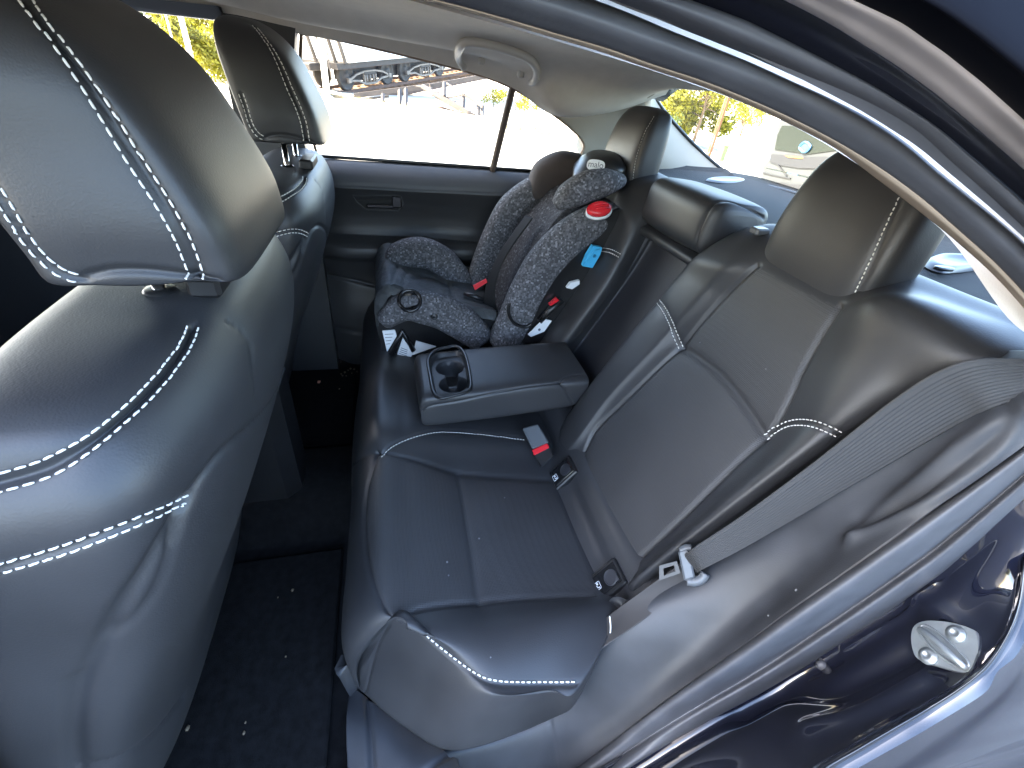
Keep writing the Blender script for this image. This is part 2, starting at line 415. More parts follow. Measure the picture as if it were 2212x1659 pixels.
for i, y in enumerate(ys):
    a = rim_at(y) if i < 8 else np.array([(-.645, -.30, .955), (-.60, -.47, 1.02)][i-8])
    if i < 7: b = FT[i]
    elif i == 7: b = FT[7]
    elif i == 8: b = np.array((.615, -.30, .955))
    else: b = np.array((.60, -.47, 1.02))
    h = [1.10, 1.105, 1.105, 1.105, 1.10, 1.095, 1.09, 1.085, 1.075, 1.05][i]
    rows.append([a, (a[0]+.06, (y+a[1])/2, max(a[2]+.012, h-.03) if i < 6 else h-.012), (-.35, y, h-.008), (0, y, h), (.35, y, h-.010), (.50, y, max(b[2]+.018, h-.045)), (.575, (y+b[1])/2, b[2]+(.035 if i < 7 else .02)), b])
hp = Patch(rows, 120, 90)
hl = hp.build('headliner', HDL, car, skirt=0)
# light edge strip of the headliner along the near door opening
def ribbon(curves, n, name, mats, parent, sub=1, skirt=0.0):
    """curves: lists of 3-D points (same count) -> smooth sheet across them"""
    p = Patch([[tuple(q) for q in c] for c in curves], max(len(curves)*sub, 2), n)
    return p
def curve3(px, xs, n=None):
    return np.array([P(u, v, x=x) for (u, v), x in zip(px, xs)])
def rs(px, n=15):
    """resample a photo polyline evenly"""
    p = np.asarray(px, float); L = np.concatenate([[0], np.cumsum(np.hypot(*np.diff(p, axis=0).T))]); q = np.linspace(0, L[-1], n)
    return np.stack([np.interp(q, L, p[:, 0]), np.interp(q, L, p[:, 1])], 1)
N_ = 17
def rimcurve(px, x0, x1, n=N_):
    r_ = rs(px, n)
    t = np.clip((r_[:, 0]-900)/1312, 0, 1.1)
    c = [np.array(P(u, v, x=x0+(x1-x0)*tt**1.6)) for (u, v), tt in zip(r_, t)]
    d0 = c[0]-c[1]; d0 = d0/abs(d0[1])
    fwd = [c[0]+np.array((.02*k, k, d0[2]*min(k, .05)*.7-.012*k*k)) for k in (.98, .70, .46, .27, .14, .06, .02)]      # the rail runs on towards the windscreen
    return [tuple(q) for q in fwd+c]
cT0 = rimcurve([(760, -34)]+T0[1:13]+[(2290, 770)], -.59, -.685)
T1 = [(780, -36), (935, 0), (1064, 34), (1223, 81), (1317, 108), (1426, 147), (1539, 183), (1681, 242), (1810, 309), (1953, 397), (2075, 503), (2150, 570), (2212, 634), (2300, 742)]
cT1 = rimcurve(T1, -.605, -.70)
Gv = [(1000, -85), (1150, -45), (1317, 10), (1466, 73), (1600, 125), (1681, 162), (1782, 206), (1924, 279), (2025, 366), (2108, 433), (2212, 520), (2310, 620)]
Uv = [(1250, -95), (1380, -40), (1491, 0), (1600, 38), (1721, 97), (1822, 150), (1924, 206), (2030, 278), (2116, 352), (2212, 437), (2320, 540)]
Ev = [(1450, -110), (1580, -50), (1693, 0), (1782, 45), (1924, 134), (2005, 190), (2126, 291), (2212, 366), (2320, 470)]
E2 = [(1620, -120), (1740, -50), (1843, 0), (1944, 47), (2045, 117), (2126, 182), (2212, 259), (2320, 360)]
E3 = [(1850, -130), (1960, -60), (2060, 0), (2130, 52), (2212, 120), (2330, 225)]
cG = rimcurve(Gv, -.612, -.702); cG2 = rimcurve([(u+6, v-10) for u, v in Gv], -.616, -.706)
cU = rimcurve(Uv, -.630, -.716); cE = rimcurve(Ev, -.640, -.722); cE2 = rimcurve(E2, -.655, -.732); cE3 = rimcurve(E3, -.668, -.745)
def bulge(a, b, amt, f=0.5):
    out = []
    for p, q in zip(a, b):
        p = np.array(p); q = np.array(q); mdl = p*(1-f)+q*f; w = CO-mdl; w[1] *= 1-sstep(.40, .62, mdl[1]); w[0] -= .15*sstep(.40, .62, mdl[1]); w /= np.linalg.norm(w); out.append(tuple(mdl+w*amt*np.linalg.norm(q-p)))
    return out
def band(cs, name, mt, nu=40, nv=150, skirt=0.01, par=None):
    p = Patch(cs, nu, nv); return p.build(name, mt, par if par is not None else car, skirt=skirt)
band([cT0, bulge(cT0, cT1, .3), cT1], 'headliner_edge', HDE, 12)
s1 = bulge(cT1, cG, -.02, .08); 
band([bulge(cT1, cG, -.20, 0.0), bulge(cT1, cG, .04, .05), bulge(cT1, cG, .18, .25), bulge(cT1, cG, .26, .45), bulge(cT1, cG, .25, .65), bulge(cT1, cG, .13, .85), bulge(cT1, cG, -.04, .96), bulge(cT1, cG, -.35, 1.0)], 'inner_seal_lip', RUB, 60)
band([bulge(cG2, cU, -.45, 0.0), bulge(cG2, cU, .02, .03), bulge(cG2, cU, .20, .16), bulge(cG2, cU, .30, .36), bulge(cG2, cU, .28, .58), bulge(cG2, cU, .16, .80), bulge(cG2, cU, .02, .95), bulge(cG2, cU, -.25, 1.0)], 'outer_seal_lip', RUB, 60)
band([bulge(cU, cE, -.35, -.05), bulge(cU, cE, -.30, .3), bulge(cU, cE, -.25, .7), cE], 'door_channel', PNTM, 40)
band([cE, bulge(cE, cE2, .10, .2), bulge(cE, cE2, .06, .5), bulge(cE, cE2, .12, .8), cE2], 'roof_rail', mat('satin_trim', (0.36, 0.32, 0.305), 0.4, spec=0.5, coat=0.3, var=.25, vscale=14), 30)
band([cE2, bulge(cE2, cE3, .02, .3), bulge(cE2, cE3, -.02, .7), cE3, [tuple(np.array(q)+(.03, 0, .05)) for q in cE3]], 'roof_edge', mat('roof_black', (.003, .0034, .006), .6, spec=.06), 40)
# outer roof skin closing the cabin against the sky
rows = []
for y, zt in [(1.50, 1.085), (1.25, 1.12), (.9, 1.145), (.4, 1.15), (0, 1.135), (-.3, 1.105), (-.50, 1.075)]:
    rows.append([(-.62, y, zt-.05), (-.50, y, zt-.016), (0, y, zt), (.5, y, zt-.02), (.66, y, zt-.075)])
Patch(rows, 40, 40, toward=False).build('roof_panel', PNT, car, skirt=0)
# far side: pillars between the openings (each pillar a bent plate with thickness)
def plate(name, pts, thick, mt, nrm=None, par=None, label=None):
    V, F = slab([A(*q) for q in pts], thick, nrm); return obj(name, V, F, mt, par if par is not None else car, False, label=label)
plate('b_pillar', [(.655, .77, 1.06), (.655, .60, 1.06), (642, 110, 'x', .66), (642, 180, 'x', .66), (652, 260, 'x', .665), (672, 346, 'x', .67), (.67, .62, -.03), (.67, .80, -.03), (.67, .79, .76), (.66, .785, .95)], -.05, DPL, (-1, 0, 0))
plate('front_window_frame', [(.62, 1.30, 1.05), (.62, .76, 1.07), (.66, .76, 1.045), (.66, 1.30, 1.03)], -.05, DPL, (-1, 0, 0))
# C-pillar trim between the quarter window and the rear window
GN = np.array((0, -.484, .875)); GP0 = np.array((0, -.47, 1.03))      # rear glass plane
rg = lambda u, v: tuple(PN(u, v, GN, GP0))
def RG(u, v, off=0.0): return tuple(PN(u, v, GN, GP0+GN*off))
rwl = [(1408, 196), (1416, 212), (1440, 246), (1480, 292), (1522, 334), (1560, 366), (1590, 384)]
rows = [[(1200, 250, 'x', .635), (.628, -.20, .965), (.60, -.30, 1.0), (.575, -.42, 1.02), RG(1400, 188)],
        [(1232, 276, 'x', .638), (.635, -.24, .93), (.63, -.33, .96), (.615, -.42, .995), RG(1409, 199)],
        [(1256, 300, 'x', .642), (.645, -.28, .89), (.645, -.36, .92), (.64, -.44, .955), RG(1424, 225)],
        [(1263, 316, 'x', .645), (.655, -.31, .86), (.66, -.40, .89), (.66, -.49, .915), RG(1450, 260)],
        [(1256, 338, 'x', .65), (.66, -.31, .82), (.675, -.42, .84), (.68, -.54, .86), RG(1500, 314)],
        [(1248, 372, 'x', .655), (.665, -.32, .76), (.68, -.44, .78), (.685, -.62, .80), RG(1560, 367)],
        [(.66, -.27, .60), (.67, -.36, .62), (.68, -.50, .70), (.685, -.70, .76), RG(1600, 389)]]
Patch(rows, 60, 60).build('c_pillar_trim', PIL, car, skirt=.004)
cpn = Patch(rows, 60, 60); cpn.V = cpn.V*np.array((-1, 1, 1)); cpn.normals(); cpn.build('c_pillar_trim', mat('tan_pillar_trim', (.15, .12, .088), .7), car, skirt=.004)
# rear header between headliner and rear glass
hd = [RG(1400, 188), RG(1480, 189), RG(1560, 189), RG(1640, 189), RG(1760, 190), RG(1900, 192)]
rows = [[tuple(np.array(q)+(0, .16, .035)) for q in hd], [tuple(np.array(q)+(0, .06, .03)) for q in hd], [tuple(np.array(q)+(0, .0, .004)) for q in hd], [tuple(np.array(q)+(0, -.015, .02)) for q in hd]]
Patch(rows, 24, 40).build('rear_header', HDL, car, skirt=0.0)
# rear glass with dark frit edge
rwb = [(1590, 384), (1640, 398), (1690, 410), (1760, 432), (1850, 470), (1960, 520), (2080, 570), (2212, 610)]
loop = [RG(*q, .004) for q in rwl]+[RG(*q, .004) for q in rwb]+[RG(2330, 560, .004), RG(2100, 330, .004), RG(1900, 192, .004), RG(1640, 189, .004), RG(1500, 189, .004)]
mb = MB(); mb.add(loop, [tuple(range(len(loop)))]); mb.build('rear_window', GLR, car)
fr = [np.array(RG(*q)) for q in rwl+rwb]
mb = MB(); mb.tube(cr(fr, 90), .006, 6); mb.build('window_frit', BLK, car, True)
# parcel shelf
rows = [[(x, -.30, .73), (x, -.36, .775), (x, -.45, .795+bz), (x, -.60, .800), (x, -.75, .803), (x, -.90, .806), (x, -1.02, .80)] for x, bz in [(-.72, -.02), (-.5, .004), (-.2, 0), (0, 0), (.25, .002), (.5, .004), (.70, -.02)]]
shp = Patch(rows, 90, 90, toward=False); shp.N = np.where(shp.N[..., 2:3] < 0, -shp.N, shp.N); shp.flip = False
du = np.cross(np.gradient(shp.V, axis=0), np.gradient(shp.V, axis=1))[45, 45]; shp.flip = du[2] < 0
shp.seam([(1452, 352), (1490, 352), (1530, 358), (1560, 368), (1580, 382)], -.012, .010, 0, n=40)
shp.seam([(1990, 470), (2030, 485), (2080, 500), (2130, 520)], -.012, .02, 0, n=40)
shelf = shp.build('parcel_shelf', SHF, car, skirt=.01)
def shelf_cap(px, name, h=.012):
    c = np.array([P(u, v, z=.803) for u, v in px]); c = cr(c, 40, True); ctr = c.mean(0); mb = MB(); V = []
    for k, (sc, zz) in enumerate([(1.12, .0), (1.06, h*.7), (.95, h), (.80, h*.9), (.72, h*.5)]): V += [tuple(ctr+(q-ctr)*sc+np.array((0, 0, zz))) for q in c]
    F = [(i*40+j, i*40+(j+1) % 40, (i+1)*40+(j+1) % 40, (i+1)*40+j) for i in range(4) for j in range(40)]+[tuple(4*40+j for j in range(40))]
    o = mb.add(V, F).build(name, SHP, shelf, True); return o, c
t1, _q = shelf_cap([(1530, 390), (1545, 386), (1580, 385), (1604, 389), (1595, 393), (1560, 395)], 'tether_cover', .006)
t2, _q = shelf_cap([(2003, 572), (2030, 559), (2090, 562), (2130, 572), (2110, 582), (2040, 588)], 'tether_cover', .012)
sl_ = P(2040, 578, z=.816); mb = MB(); mb.disc(sl_, (0, 0, 1), [(.010, -.004), (.010, .001), (.008, .0015)], 20, sx=2.2, up=(0, 1, 0)); mb.build('slot', BLK, t2, True)
# near body side: trim panel over the wheel arch, seal tube, painted jamb
La = [(960, 1640), (1100, 1590), (1200, 1535), (1275, 1440), (1330, 1365), (1420, 1300), (1520, 1240), (1680, 1130), (1850, 985), (2050, 845), (2150, 800), (2260, 760)]
Lax = [-.635, -.63, -.625, -.615, -.60, -.595, -.595, -.60, -.61, -.63, -.645, -.66]
Lb = [(1100, 1700), (1195, 1640), (1290, 1570), (1385, 1485), (1480, 1410), (1570, 1345), (1680, 1265), (1820, 1150), (1950, 1045), (2070, 945), (2160, 880), (2290, 800)]
Lbx = [-.675, -.675, -.672, -.668, -.664, -.662, -.662, -.665, -.668, -.675, -.682, -.69]
L1 = [(1160, 1720), (1260, 1650), (1350, 1580), (1437, 1514), (1530, 1447), (1620, 1382), (1701, 1321), (1800, 1252), (1902, 1180), (2021, 1098), (2120, 1030), (2300, 900)]
L1x = [-.700]*5+[-.702, -.704, -.706, -.708, -.710, -.712, -.715]
ca = [tuple(P(u, v, x=x)) for (u, v), x in zip(La, Lax)]; cb = [tuple(P(u, v, x=x)) for (u, v), x in zip(Lb, Lbx)]; c1_ = [tuple(P(u, v, x=x)) for (u, v), x in zip(L1, L1x)]
back = [tuple(np.array(q)+(.05, -.02, -.03)) for q in ca]
tp = Patch([back, ca, cb, c1_], 130, 200)
tp.seam([(1835, 1165), (1880, 1120), (1970, 1050), (2080, 960), (2170, 905), (2230, 872)], -.006, .009, 0, n=50)
tp.seam([(1850, 1160), (1940, 1115), (2050, 1050), (2140, 985), (2190, 930), (2215, 880)], -.006, .007, 0, n=50)
tp.seam([(1860, 1130), (1980, 1070), (2120, 965), (2190, 900)], .006, .012, 0, n=50)
tp.seam([(1188, 1560), (1195, 1600), (1200, 1650), (1203, 1680)], .004, .003, 0, n=30)
tp.build('wheel_arch_trim', PLA, car, skirt=.02)
# sill trim and dark sill edge beside the seat
sp = Patch([[(757, 1480, 'z', .0), (800, 1512, 'z', .03), (890, 1580, 'z', .03), (990, 1640, 'z', .03)],
            [(748, 1560, 'z', .03), (812, 1590, 'z', .045), (900, 1650, 'z', .05), (1000, 1680, 'z', .05)],
            [(752, 1700, 'z', .02), (815, 1720, 'z', .045), (905, 1730, 'z', .05), (1020, 1740, 'z', .05)]], 50, 60)
sp.seam([(985, 1622), (940, 1650), (905, 1680)], .006, .005, .0, n=30); sp.seam([(790, 1500), (797, 1560), (803, 1659), (806, 1700)], .008, .006, 0, n=30)
sp.build('sill_trim', PLA, car, skirt=.02)
L2 = [(1230, 1740), (1330, 1680), (1426, 1620), (1530, 1560), (1640, 1503), (1749, 1438), (1850, 1372), (1946, 1308), (2058, 1226), (2140, 1150), (2211, 1083), (2330, 960)]
l1 = rs(L1, 18); l2 = rs(L2, 18)
k1 = [tuple(P(u, v, x=-.701-.012*i/17)) for i, (u, v) in enumerate(l1)]; k2 = [tuple(P(u, v, x=-.758+.036*min(1, i/7))) for i, (u, v) in enumerate(l2)]
band([bulge(k1, k2, -.4, 0), bulge(k1, k2, .02, .03), bulge(k1, k2, .25, .22), bulge(k1, k2, .08, .45), bulge(k1, k2, -.02, .52), bulge(k1, k2, .20, .70), bulge(k1, k2, .10, .93), bulge(k1, k2, -.4, 1.0)], 'door_seal', RUB, 60, 160)
L3 = [(1560, 1800), (1753, 1658), (1880, 1585), (2000, 1518), (2076, 1473), (2120, 1435), (2151, 1395), (2178, 1345), (2191, 1302), (2203, 1220), (2211, 1154), (2230, 1050)]
l3 = rs(L3, 18); k2b = [tuple(np.array(q)+(.012, 0, 0)) for q in k2]
k3 = [tuple(P(u, v, z=np.interp(u, [1560, 1753, 2000, 2076, 2151, 2191, 2211, 2230], [.30, .36, .45, .49, .53, .57, .62, .66]))) for u, v in l3]
def lerpc(a, b, f, off=0): return bulge(a, b, off, f)
jp = Patch([k2b, lerpc(k2, k3, .12, -.12), lerpc(k2, k3, .35, -.08), lerpc(k2, k3, .65, -.10), lerpc(k2, k3, .9, -.06), k3], 120, 160)
jp.seam([(1610, 1545), (1700, 1500), (1800, 1490), (1880, 1455), (1960, 1415)], .010, .02, 0, n=50); jp.seam([(2030, 1285), (2110, 1190), (2185, 1110)], -.012, .035, 0, n=40); jp.seam([(1750, 1570), (1860, 1540), (1990, 1470)], -.008, .02, 0, n=40)
jp.seam([(1830, 1400), (1900, 1360), (1960, 1330), (2040, 1270)], -.006, .008, 0, n=50)
jp.seam([(1980, 1290), (2050, 1330), (2110, 1380), (2130, 1440)], -.005, .012, 0, n=50)
jamb = jp.build('door_jamb', PNTM, car, skirt=.02)
L4 = [(1800, 1840), (1960, 1700), (2060, 1640), (2150, 1570), (2200, 1530), (2240, 1480), (2262, 1420), (2275, 1360), (2285, 1300), (2290, 1220), (2300, 1150), (2310, 1050)]
k4 = [tuple(P(u, v, z=np.interp(u, [1800, 1960, 2060, 2150, 2212, 2262, 2285, 2300, 2310], [.24, .28, .33, .37, .42, .47, .52, .57, .60]))) for u, v in rs(L4, 18)]
k5 = [tuple(np.array(q)+(-.010, -.30, -.06)) for q in k4]
k6 = [tuple(np.array(q)+(-.012, -.30, -.02)) for q in k5]; k7 = [tuple(np.array(q)+(.05, -.75, -.02)) for q in k5]
band([lerpc(k3, k4, -.0, -.02), lerpc(k3, k4, .12, .20), lerpc(k3, k4, .3, .10), lerpc(k3, k4, .6, -.02), k4, k5, k6, k7], 'rear_quarter_panel', PNT, 90, 160)
# rest of the near side body outside the frame: outer roof pillar, rocker, closed front door, door post, boot lid
def body(name, rows, mt=PNT, nu=40, nv=40):
    p = Patch(rows, nu, nv, toward=False); return p.build(name, mt, car, skirt=0)
body('outer_pillar', [[(-.70, .0, 1.06), (-.735, .0, 1.0), (-.755, -.02, .955)], [(-.69, -.25, 1.02), (-.735, -.22, .94), (-.77, -.20, .86)], [(-.67, -.55, .99), (-.74, -.48, .90), (-.79, -.36, .76)], [(-.66, -.95, .86), (-.74, -.95, .82), (-.815, -.95, .72)], [(-.64, -1.4, .80), (-.73, -1.4, .78), (-.78, -1.4, .68)]])
body('boot_lid', [[(-.66, -.95, .84), (0, -1.0, .85), (.68, -.95, .84)], [(-.66, -1.2, .82), (0, -1.25, .84), (.68, -1.2, .82)], [(-.62, -1.5, .76), (0, -1.6, .78), (.64, -1.5, .76)], [(-.60, -1.55, .3), (0, -1.66, .3), (.62, -1.55, .3)]])
body('rocker', [[(-.66, y, .02), (-.72, y, .05), (-.775, y, .03), (-.83, y, -.04), (-.85, y, -.14), (-.80, y, -.20)] for y in (.33, .50, .75, 1.1, 1.7)])
body('front_door', [[(x, y, z) for z, x in [(-.05, -.83), (.10, -.855), (.35, -.87), (.60, -.855), (.73, -.80), (.75, -.74), (.60, -.70), (.1, -.70), (0, -.72)]] for y in (.86, 1.1, 1.5, 1.8)])
body('door_post', [[(-.70, .80, .03), (-.74, .81, .03), (-.80, .84, .03), (-.80, .88, .03)], [(-.69, .79, .40), (-.73, .80, .40), (-.80, .84, .40), (-.80, .88, .40)], [(-.67, .78, .72), (-.70, .79, .72), (-.765, .83, .72), (-.765, .88, .72)], [(-.60, .76, 1.04), (-.63, .77, 1.04), (-.67, .80, 1.03), (-.67, .85, 1.03)]])
# rear closing panels hidden behind the seats, and the ground
ground = tag(obj('ground', [(-400, -400, -.35), (400, -400, -.35), (400, 400, -.35), (-400, 400, -.35)], [(0, 1, 2, 3)], mat('pale_concrete', (0.44, 0.40, 0.33), 0.9, bump=(8, 0.3), var=0.12, vscale=0.5)), kind='structure')
asph = tag(obj('road', [(-400, -400, -.346), (2.2, -400, -.346), (2.2, 400, -.346), (-400, 400, -.346)], [(0, 1, 2, 3)], mat('asphalt', (0.055, 0.055, 0.056), 0.9, bump=(60, 0.4), var=0.15, vscale=3)), kind='structure')
# ================================================================== REAR BENCH
bench = thing('rear_bench', 'black leather rear bench seat with perforated inserts and white stitching, its centre armrest folded down', 'car seat', (0, .2, 0))
std = [(-.03, .222), (.06, .238), (.17, .258), (.28, .278), (.38, .303), (.455, .312), (.512, .20), (.495, .0)]
def srow(x, dz=0, dy=0): return [(x, y+(dy if i > 4 else 0), z+(dz if i < 6 else 0)) for i, (y, z) in enumerate(std)]
rows = [srow(.655, -.02), srow(.60, .01), srow(.50, .004), srow(.36, -.004), srow(.22, .0), srow(.12, .014, .004), srow(0, .018, .006), srow(-.12, .020, .004), srow(-.20, 0), srow(-.36, -.006), srow(-.50, .0),
        [(-.545, -.02, .235), (-.56, .06, .262), (-.578, .17, .287), (-.578, .28, .298), (-.565, .37, .311), (-.545, .425, .313), (-.535, .487, .20), (-.51, .497, .0)],
        [(-.565, .03, .264), (1257, 1473, 'x', -.664), (1180, 1479, 'x', -.658), (1060, 1471, 'x', -.642), (955, 1407, 'z', .288), (866, 1336, 'z', .300), (800, 1392, 'z', .19), (748, 1440, 'z', .07)],
        [(-.56, .03, .235), (1260, 1487, 'x', -.662), (1190, 1502, 'x', -.664), (1050, 1525, 'x', -.661), (915, 1470, 'z', .20), (825, 1405, 'z', .19), (785, 1440, 'z', .12), (750, 1452, 'z', .04)],
        [(-.555, .035, .19), (1254, 1502, 'x', -.648), (1188, 1554, 'x', -.645), (990, 1621, 'x', -.652), (875, 1572, 'z', .05), (797, 1508, 'z', .045), (772, 1485, 'z', .025), (755, 1468, 'z', .01)]]
cu = Patch(rows, 300, 150)
wseam = dict(stitch='single', off=.0035, dash=.0052, gap=.0036, r=.0013)
sA = [(862, 1328), (880, 1320), (910, 1309), (1035, 1293), (1170, 1286), (1288, 1280)]
sB = [(807, 976), (831, 975), (896, 990), (992, 1017), (1090, 1028), (1186, 1034)]
sF = [(807, 976), (787, 1077), (787, 1180), (805, 1262), (843, 1334)]
cu.seam(sA, .004, .004, .006, .03); cu.seam(sB, .004, .004, .007, .035); cu.seam(sF, .004, .004, .004, .02)
cu.seam([(992, 1017), (1010, 1130), (1037, 1293)], .003, .004, .007, .03)
cu.seam([(846, 1342), (815, 1395), (788, 1495)], .0025, .003, .001, .02)
cu.seam([(760, 1004), (785, 985), (807, 976)], .003, .003, .002, .02)
cu.seam([(820, 980), (850, 958), (900, 938), (960, 929), (1050, 936), (1135, 947)], .003, .003, .003, .03, **dict(wseam, r=.0009, dash=.0045, gap=.003))
cu.seam([(864, 1336), (905, 1372), (965, 1420), (1025, 1462), (1075, 1477), (1160, 1480), (1250, 1478)], .003, .003, .004, .03, **dict(wseam, off=-.0035))
reg = cu.region(sA+[(1250, 1180), (1186, 1034)]+sB[::-1]+sF)
cushion = cu.build('seat_cushion', [LEA, PERF], bench, skirt=.02, reg=reg)
# sloping panel behind the cushion that carries the child seat anchors
xs = [.62, .36, .12, -.12, -.24, -.36, -.48, -.555, -.585]
ip = Patch([[(x, .055, .222-.03*(x < -.57)), (x, .022, .246), (x, .008, .274), (x, -.016, .302), (x, -.055, .312)] for x in xs], 120, 40)
ip.seam([(1162, 937), (1180, 962), (1212, 950), (1228, 944)], .002, .003, 0, n=30)
anch = ip.build('anchor_panel', LEA, bench, skirt=.02)
ISO_N = np.array((0, .80, .60)); ISO_N /= np.linalg.norm(ISO_N)
def iso_cover(quad, label):
    p0 = np.array((-.36, .017, .267)); q = np.array([PN(u, v, ISO_N, p0) for u, v in quad]); ctr = q.mean(0)
    ax = (q[1]-q[0])+(q[2]-q[3]); ax /= np.linalg.norm(ax); ay = np.cross(ISO_N, ax)
    w = (np.linalg.norm(q[1]-q[0])+np.linalg.norm(q[2]-q[3]))/2; h = (np.linalg.norm(q[2]-q[1])+np.linalg.norm(q[3]-q[0]))/2
    if ay.dot(q[0]-ctr) < 0: ay = -ay
    L_ = lambda x, y, z=0: ctr+ax*x*w+ay*y*h+ISO_N*z
    mb = MB()
    hx = lambda x0, x1, y0, y1, z0, z1, b, mi=0: mb.hexa([L_(x0, y0, z0), L_(x1, y0, z0), L_(x1, y1, z0), L_(x0, y1, z0), L_(x0, y0, z1), L_(x1, y0, z1), L_(x1, y1, z1), L_(x0, y1, z1)], b, mi)
    hx(-.5, .5, -.5, .5, -.012, .005, .0025)
    o = mb.build('anchor_cover', BLK, bench, label=label)
    mb = MB(); hx2 = hx
    hx(-.42, .42, -.38, .38, .0045, .0065, .0008); mb.build('cover_flap', GBL, o)
    mb = MB(); mb.disc(L_(.16, -.05, .0062), ISO_N, [(.0001, .0004), (w*.16, .0004), (w*.20, .0022), (w*.22, .0014)], 24)
    hx(.10, .36, -.30, .02, .0066, .0072, 0); mb.build('finger_slot', LEAD, o)
    # white child seat pictogram: rounded frame with a seated figure
    mb = MB(); fr_ = [L_(-.32+.17*a, .13*b-.0, .0068) for a, b in [(-.45, -1), (.45, -1), (.55, -.85), (.55, .85), (.45, 1), (-.45, 1), (-.55, .85), (-.55, -.85)]]
    mb.tube(fr_, .0006, 5, closed=True)
    mb.disc(L_(-.31, .06, .0068), ISO_N, [(.0022, 0), (.0022, .0005)], 12); mb.tube([L_(-.35, .02, .007), L_(-.33, -.06, .007), L_(-.27, -.07, .007), L_(-.27, -.10, .007)], .0010, 5)
    mb.build('pictogram', WHT, o)
    return o
iso_cover([(1275, 1247), (1327, 1206), (1357, 1257), (1297, 1305)], None)
iso_cover([(1186, 1021), (1230, 986), (1248, 1017), (1206, 1061)], None)
# near backrest
def bw(px, off): return [tuple(PB(u, v, off)) for u, v in px]
rows = [[(-.128, -.06, .22), (-.128, -.085, .30), (-.128, -.15, .42), (-.128, -.215, .56), (-.128, -.26, .70), (-.13, -.29, .77), (-.13, -.33, .78), (-.13, -.38, .77), (-.13, -.39, .70)],
        [(-.135, .005, .25)]+bw([(1218, 912), (1290, 812), (1385, 692), (1468, 592), (1513, 546)], .006)+[(-.145, -.275, .806), (-.145, -.35, .800), (-.145, -.38, .70)],
        [(-.175, .012, .25)]+bw([(1240, 945), (1310, 850), (1415, 732), (1510, 622), (1565, 560)], .022)+[(-.19, -.27, .830), (-.19, -.35, .822), (-.19, -.39, .70)],
        [(-.215, .0, .25)]+bw([(1258, 975), (1335, 875), (1445, 762), (1550, 650), (1632, 568)], .008)+[(-.25, -.275, .832), (-.25, -.355, .826), (-.25, -.39, .70)],
        [(-.36, -.004, .25)]+bw([(1312, 1095), (1425, 968), (1550, 845), (1645, 705), (1722, 612)], .002)+[(-.36, -.285, .835), (-.36, -.36, .828), (-.36, -.39, .70)],
        [(-.505, .0, .25)]+bw([(1371, 1208), (1488, 1096), (1640, 938), (1728, 790), (1808, 656)], .006)+[(-.45, -.28, .836), (-.45, -.36, .828), (-.45, -.39, .70)],
        [(-.535, .012, .25)]+bw([(1382, 1240), (1535, 1112), (1725, 950), (1838, 800), (1915, 650)], .030)+[(-.54, -.28, .838), (-.54, -.36, .828), (-.54, -.39, .70)],
        [(-.56, .0, .25)]+bw([(1390, 1262), (1580, 1118), (1800, 955), (1950, 845), (2120, 765)], .012)+[(-.615, -.30, .836), (-.62, -.37, .826), (-.62, -.40, .70)],
        [(-.575, -.03, .25)]+bw([(1400, 1272), (1600, 1122), (1825, 958), (1990, 840), (2200, 765)], -.03)+[(-.66, -.33, .822), (-.665, -.38, .815), (-.665, -.40, .70)]]
nb = Patch(rows, 220, 220)
ctrl_rows = rows
iF = [(1258, 975), (1285, 925), (1345, 865), (1462, 747), (1550, 650), (1632, 570)]
iN = [(1371, 1208), (1488, 1096), (1640, 938), (1690, 870), (1728, 790), (1770, 715), (1808, 656)]
fold = [(1462, 747), (1520, 782), (1570, 830), (1610, 885), (1640, 938)]
far_v = nb.V.copy()
nb.seam(iF, .005, .004, .008, .035); nb.seam(iN, .005, .004, .008, .035); nb.seam(fold, .005, .005, .008, .035)
dst = dict(stitch='double', off=.0045, dash=.0045, gap=.0028, r=.0009)
nb.seam([(1411, 640), (1432, 668), (1448, 705), (1461, 748)], .003, .003, .004, .02, **dst)
nb.seam([(1640, 938), (1662, 922), (1695, 910), (1735, 910), (1775, 922), (1822, 946)], .003, .003, .004, .02, **dst)
reg = nb.region(iF+[(1720, 622)]+iN[::-1]+[(1310, 1100)])
back_near = nb.build('backrest', [LEA, PERF], bench, skirt=.0, reg=reg)
# far backrest: the same shape mirrored
fb = Patch(rows, 150, 150); fb.V = fb.V*np.array((-1, 1, 1)); fb.normals()
fb.seam([(1296, 538), (1318, 542), (1340, 553)], .003, .003, .003, .02, **dst)
fb.build('backrest', LEA, bench, skirt=0)
# recess behind the folded armrest
rc = Patch([[(x, yb(z)-dp, z) for z in (.30, .40, .50, .60, .70, .745, .79)] for x, dp in [(.135, .02), (.122, .05), (.118, .066), (.06, .07), (0, .07), (-.06, .07), (-.118, .066), (-.135, .05)]], 60, 40)
rc.build('armrest_recess', LEAD, bench, skirt=0)
lp = Patch([[(x, -.236, .715), (x, -.222, .722), (x, -.222, .736), (x, -.240, .745)] for x in (.14, .115, 0, -.115, -.14)], 40, 24)
lp.build('recess_lip', LEA, bench, skirt=.008)
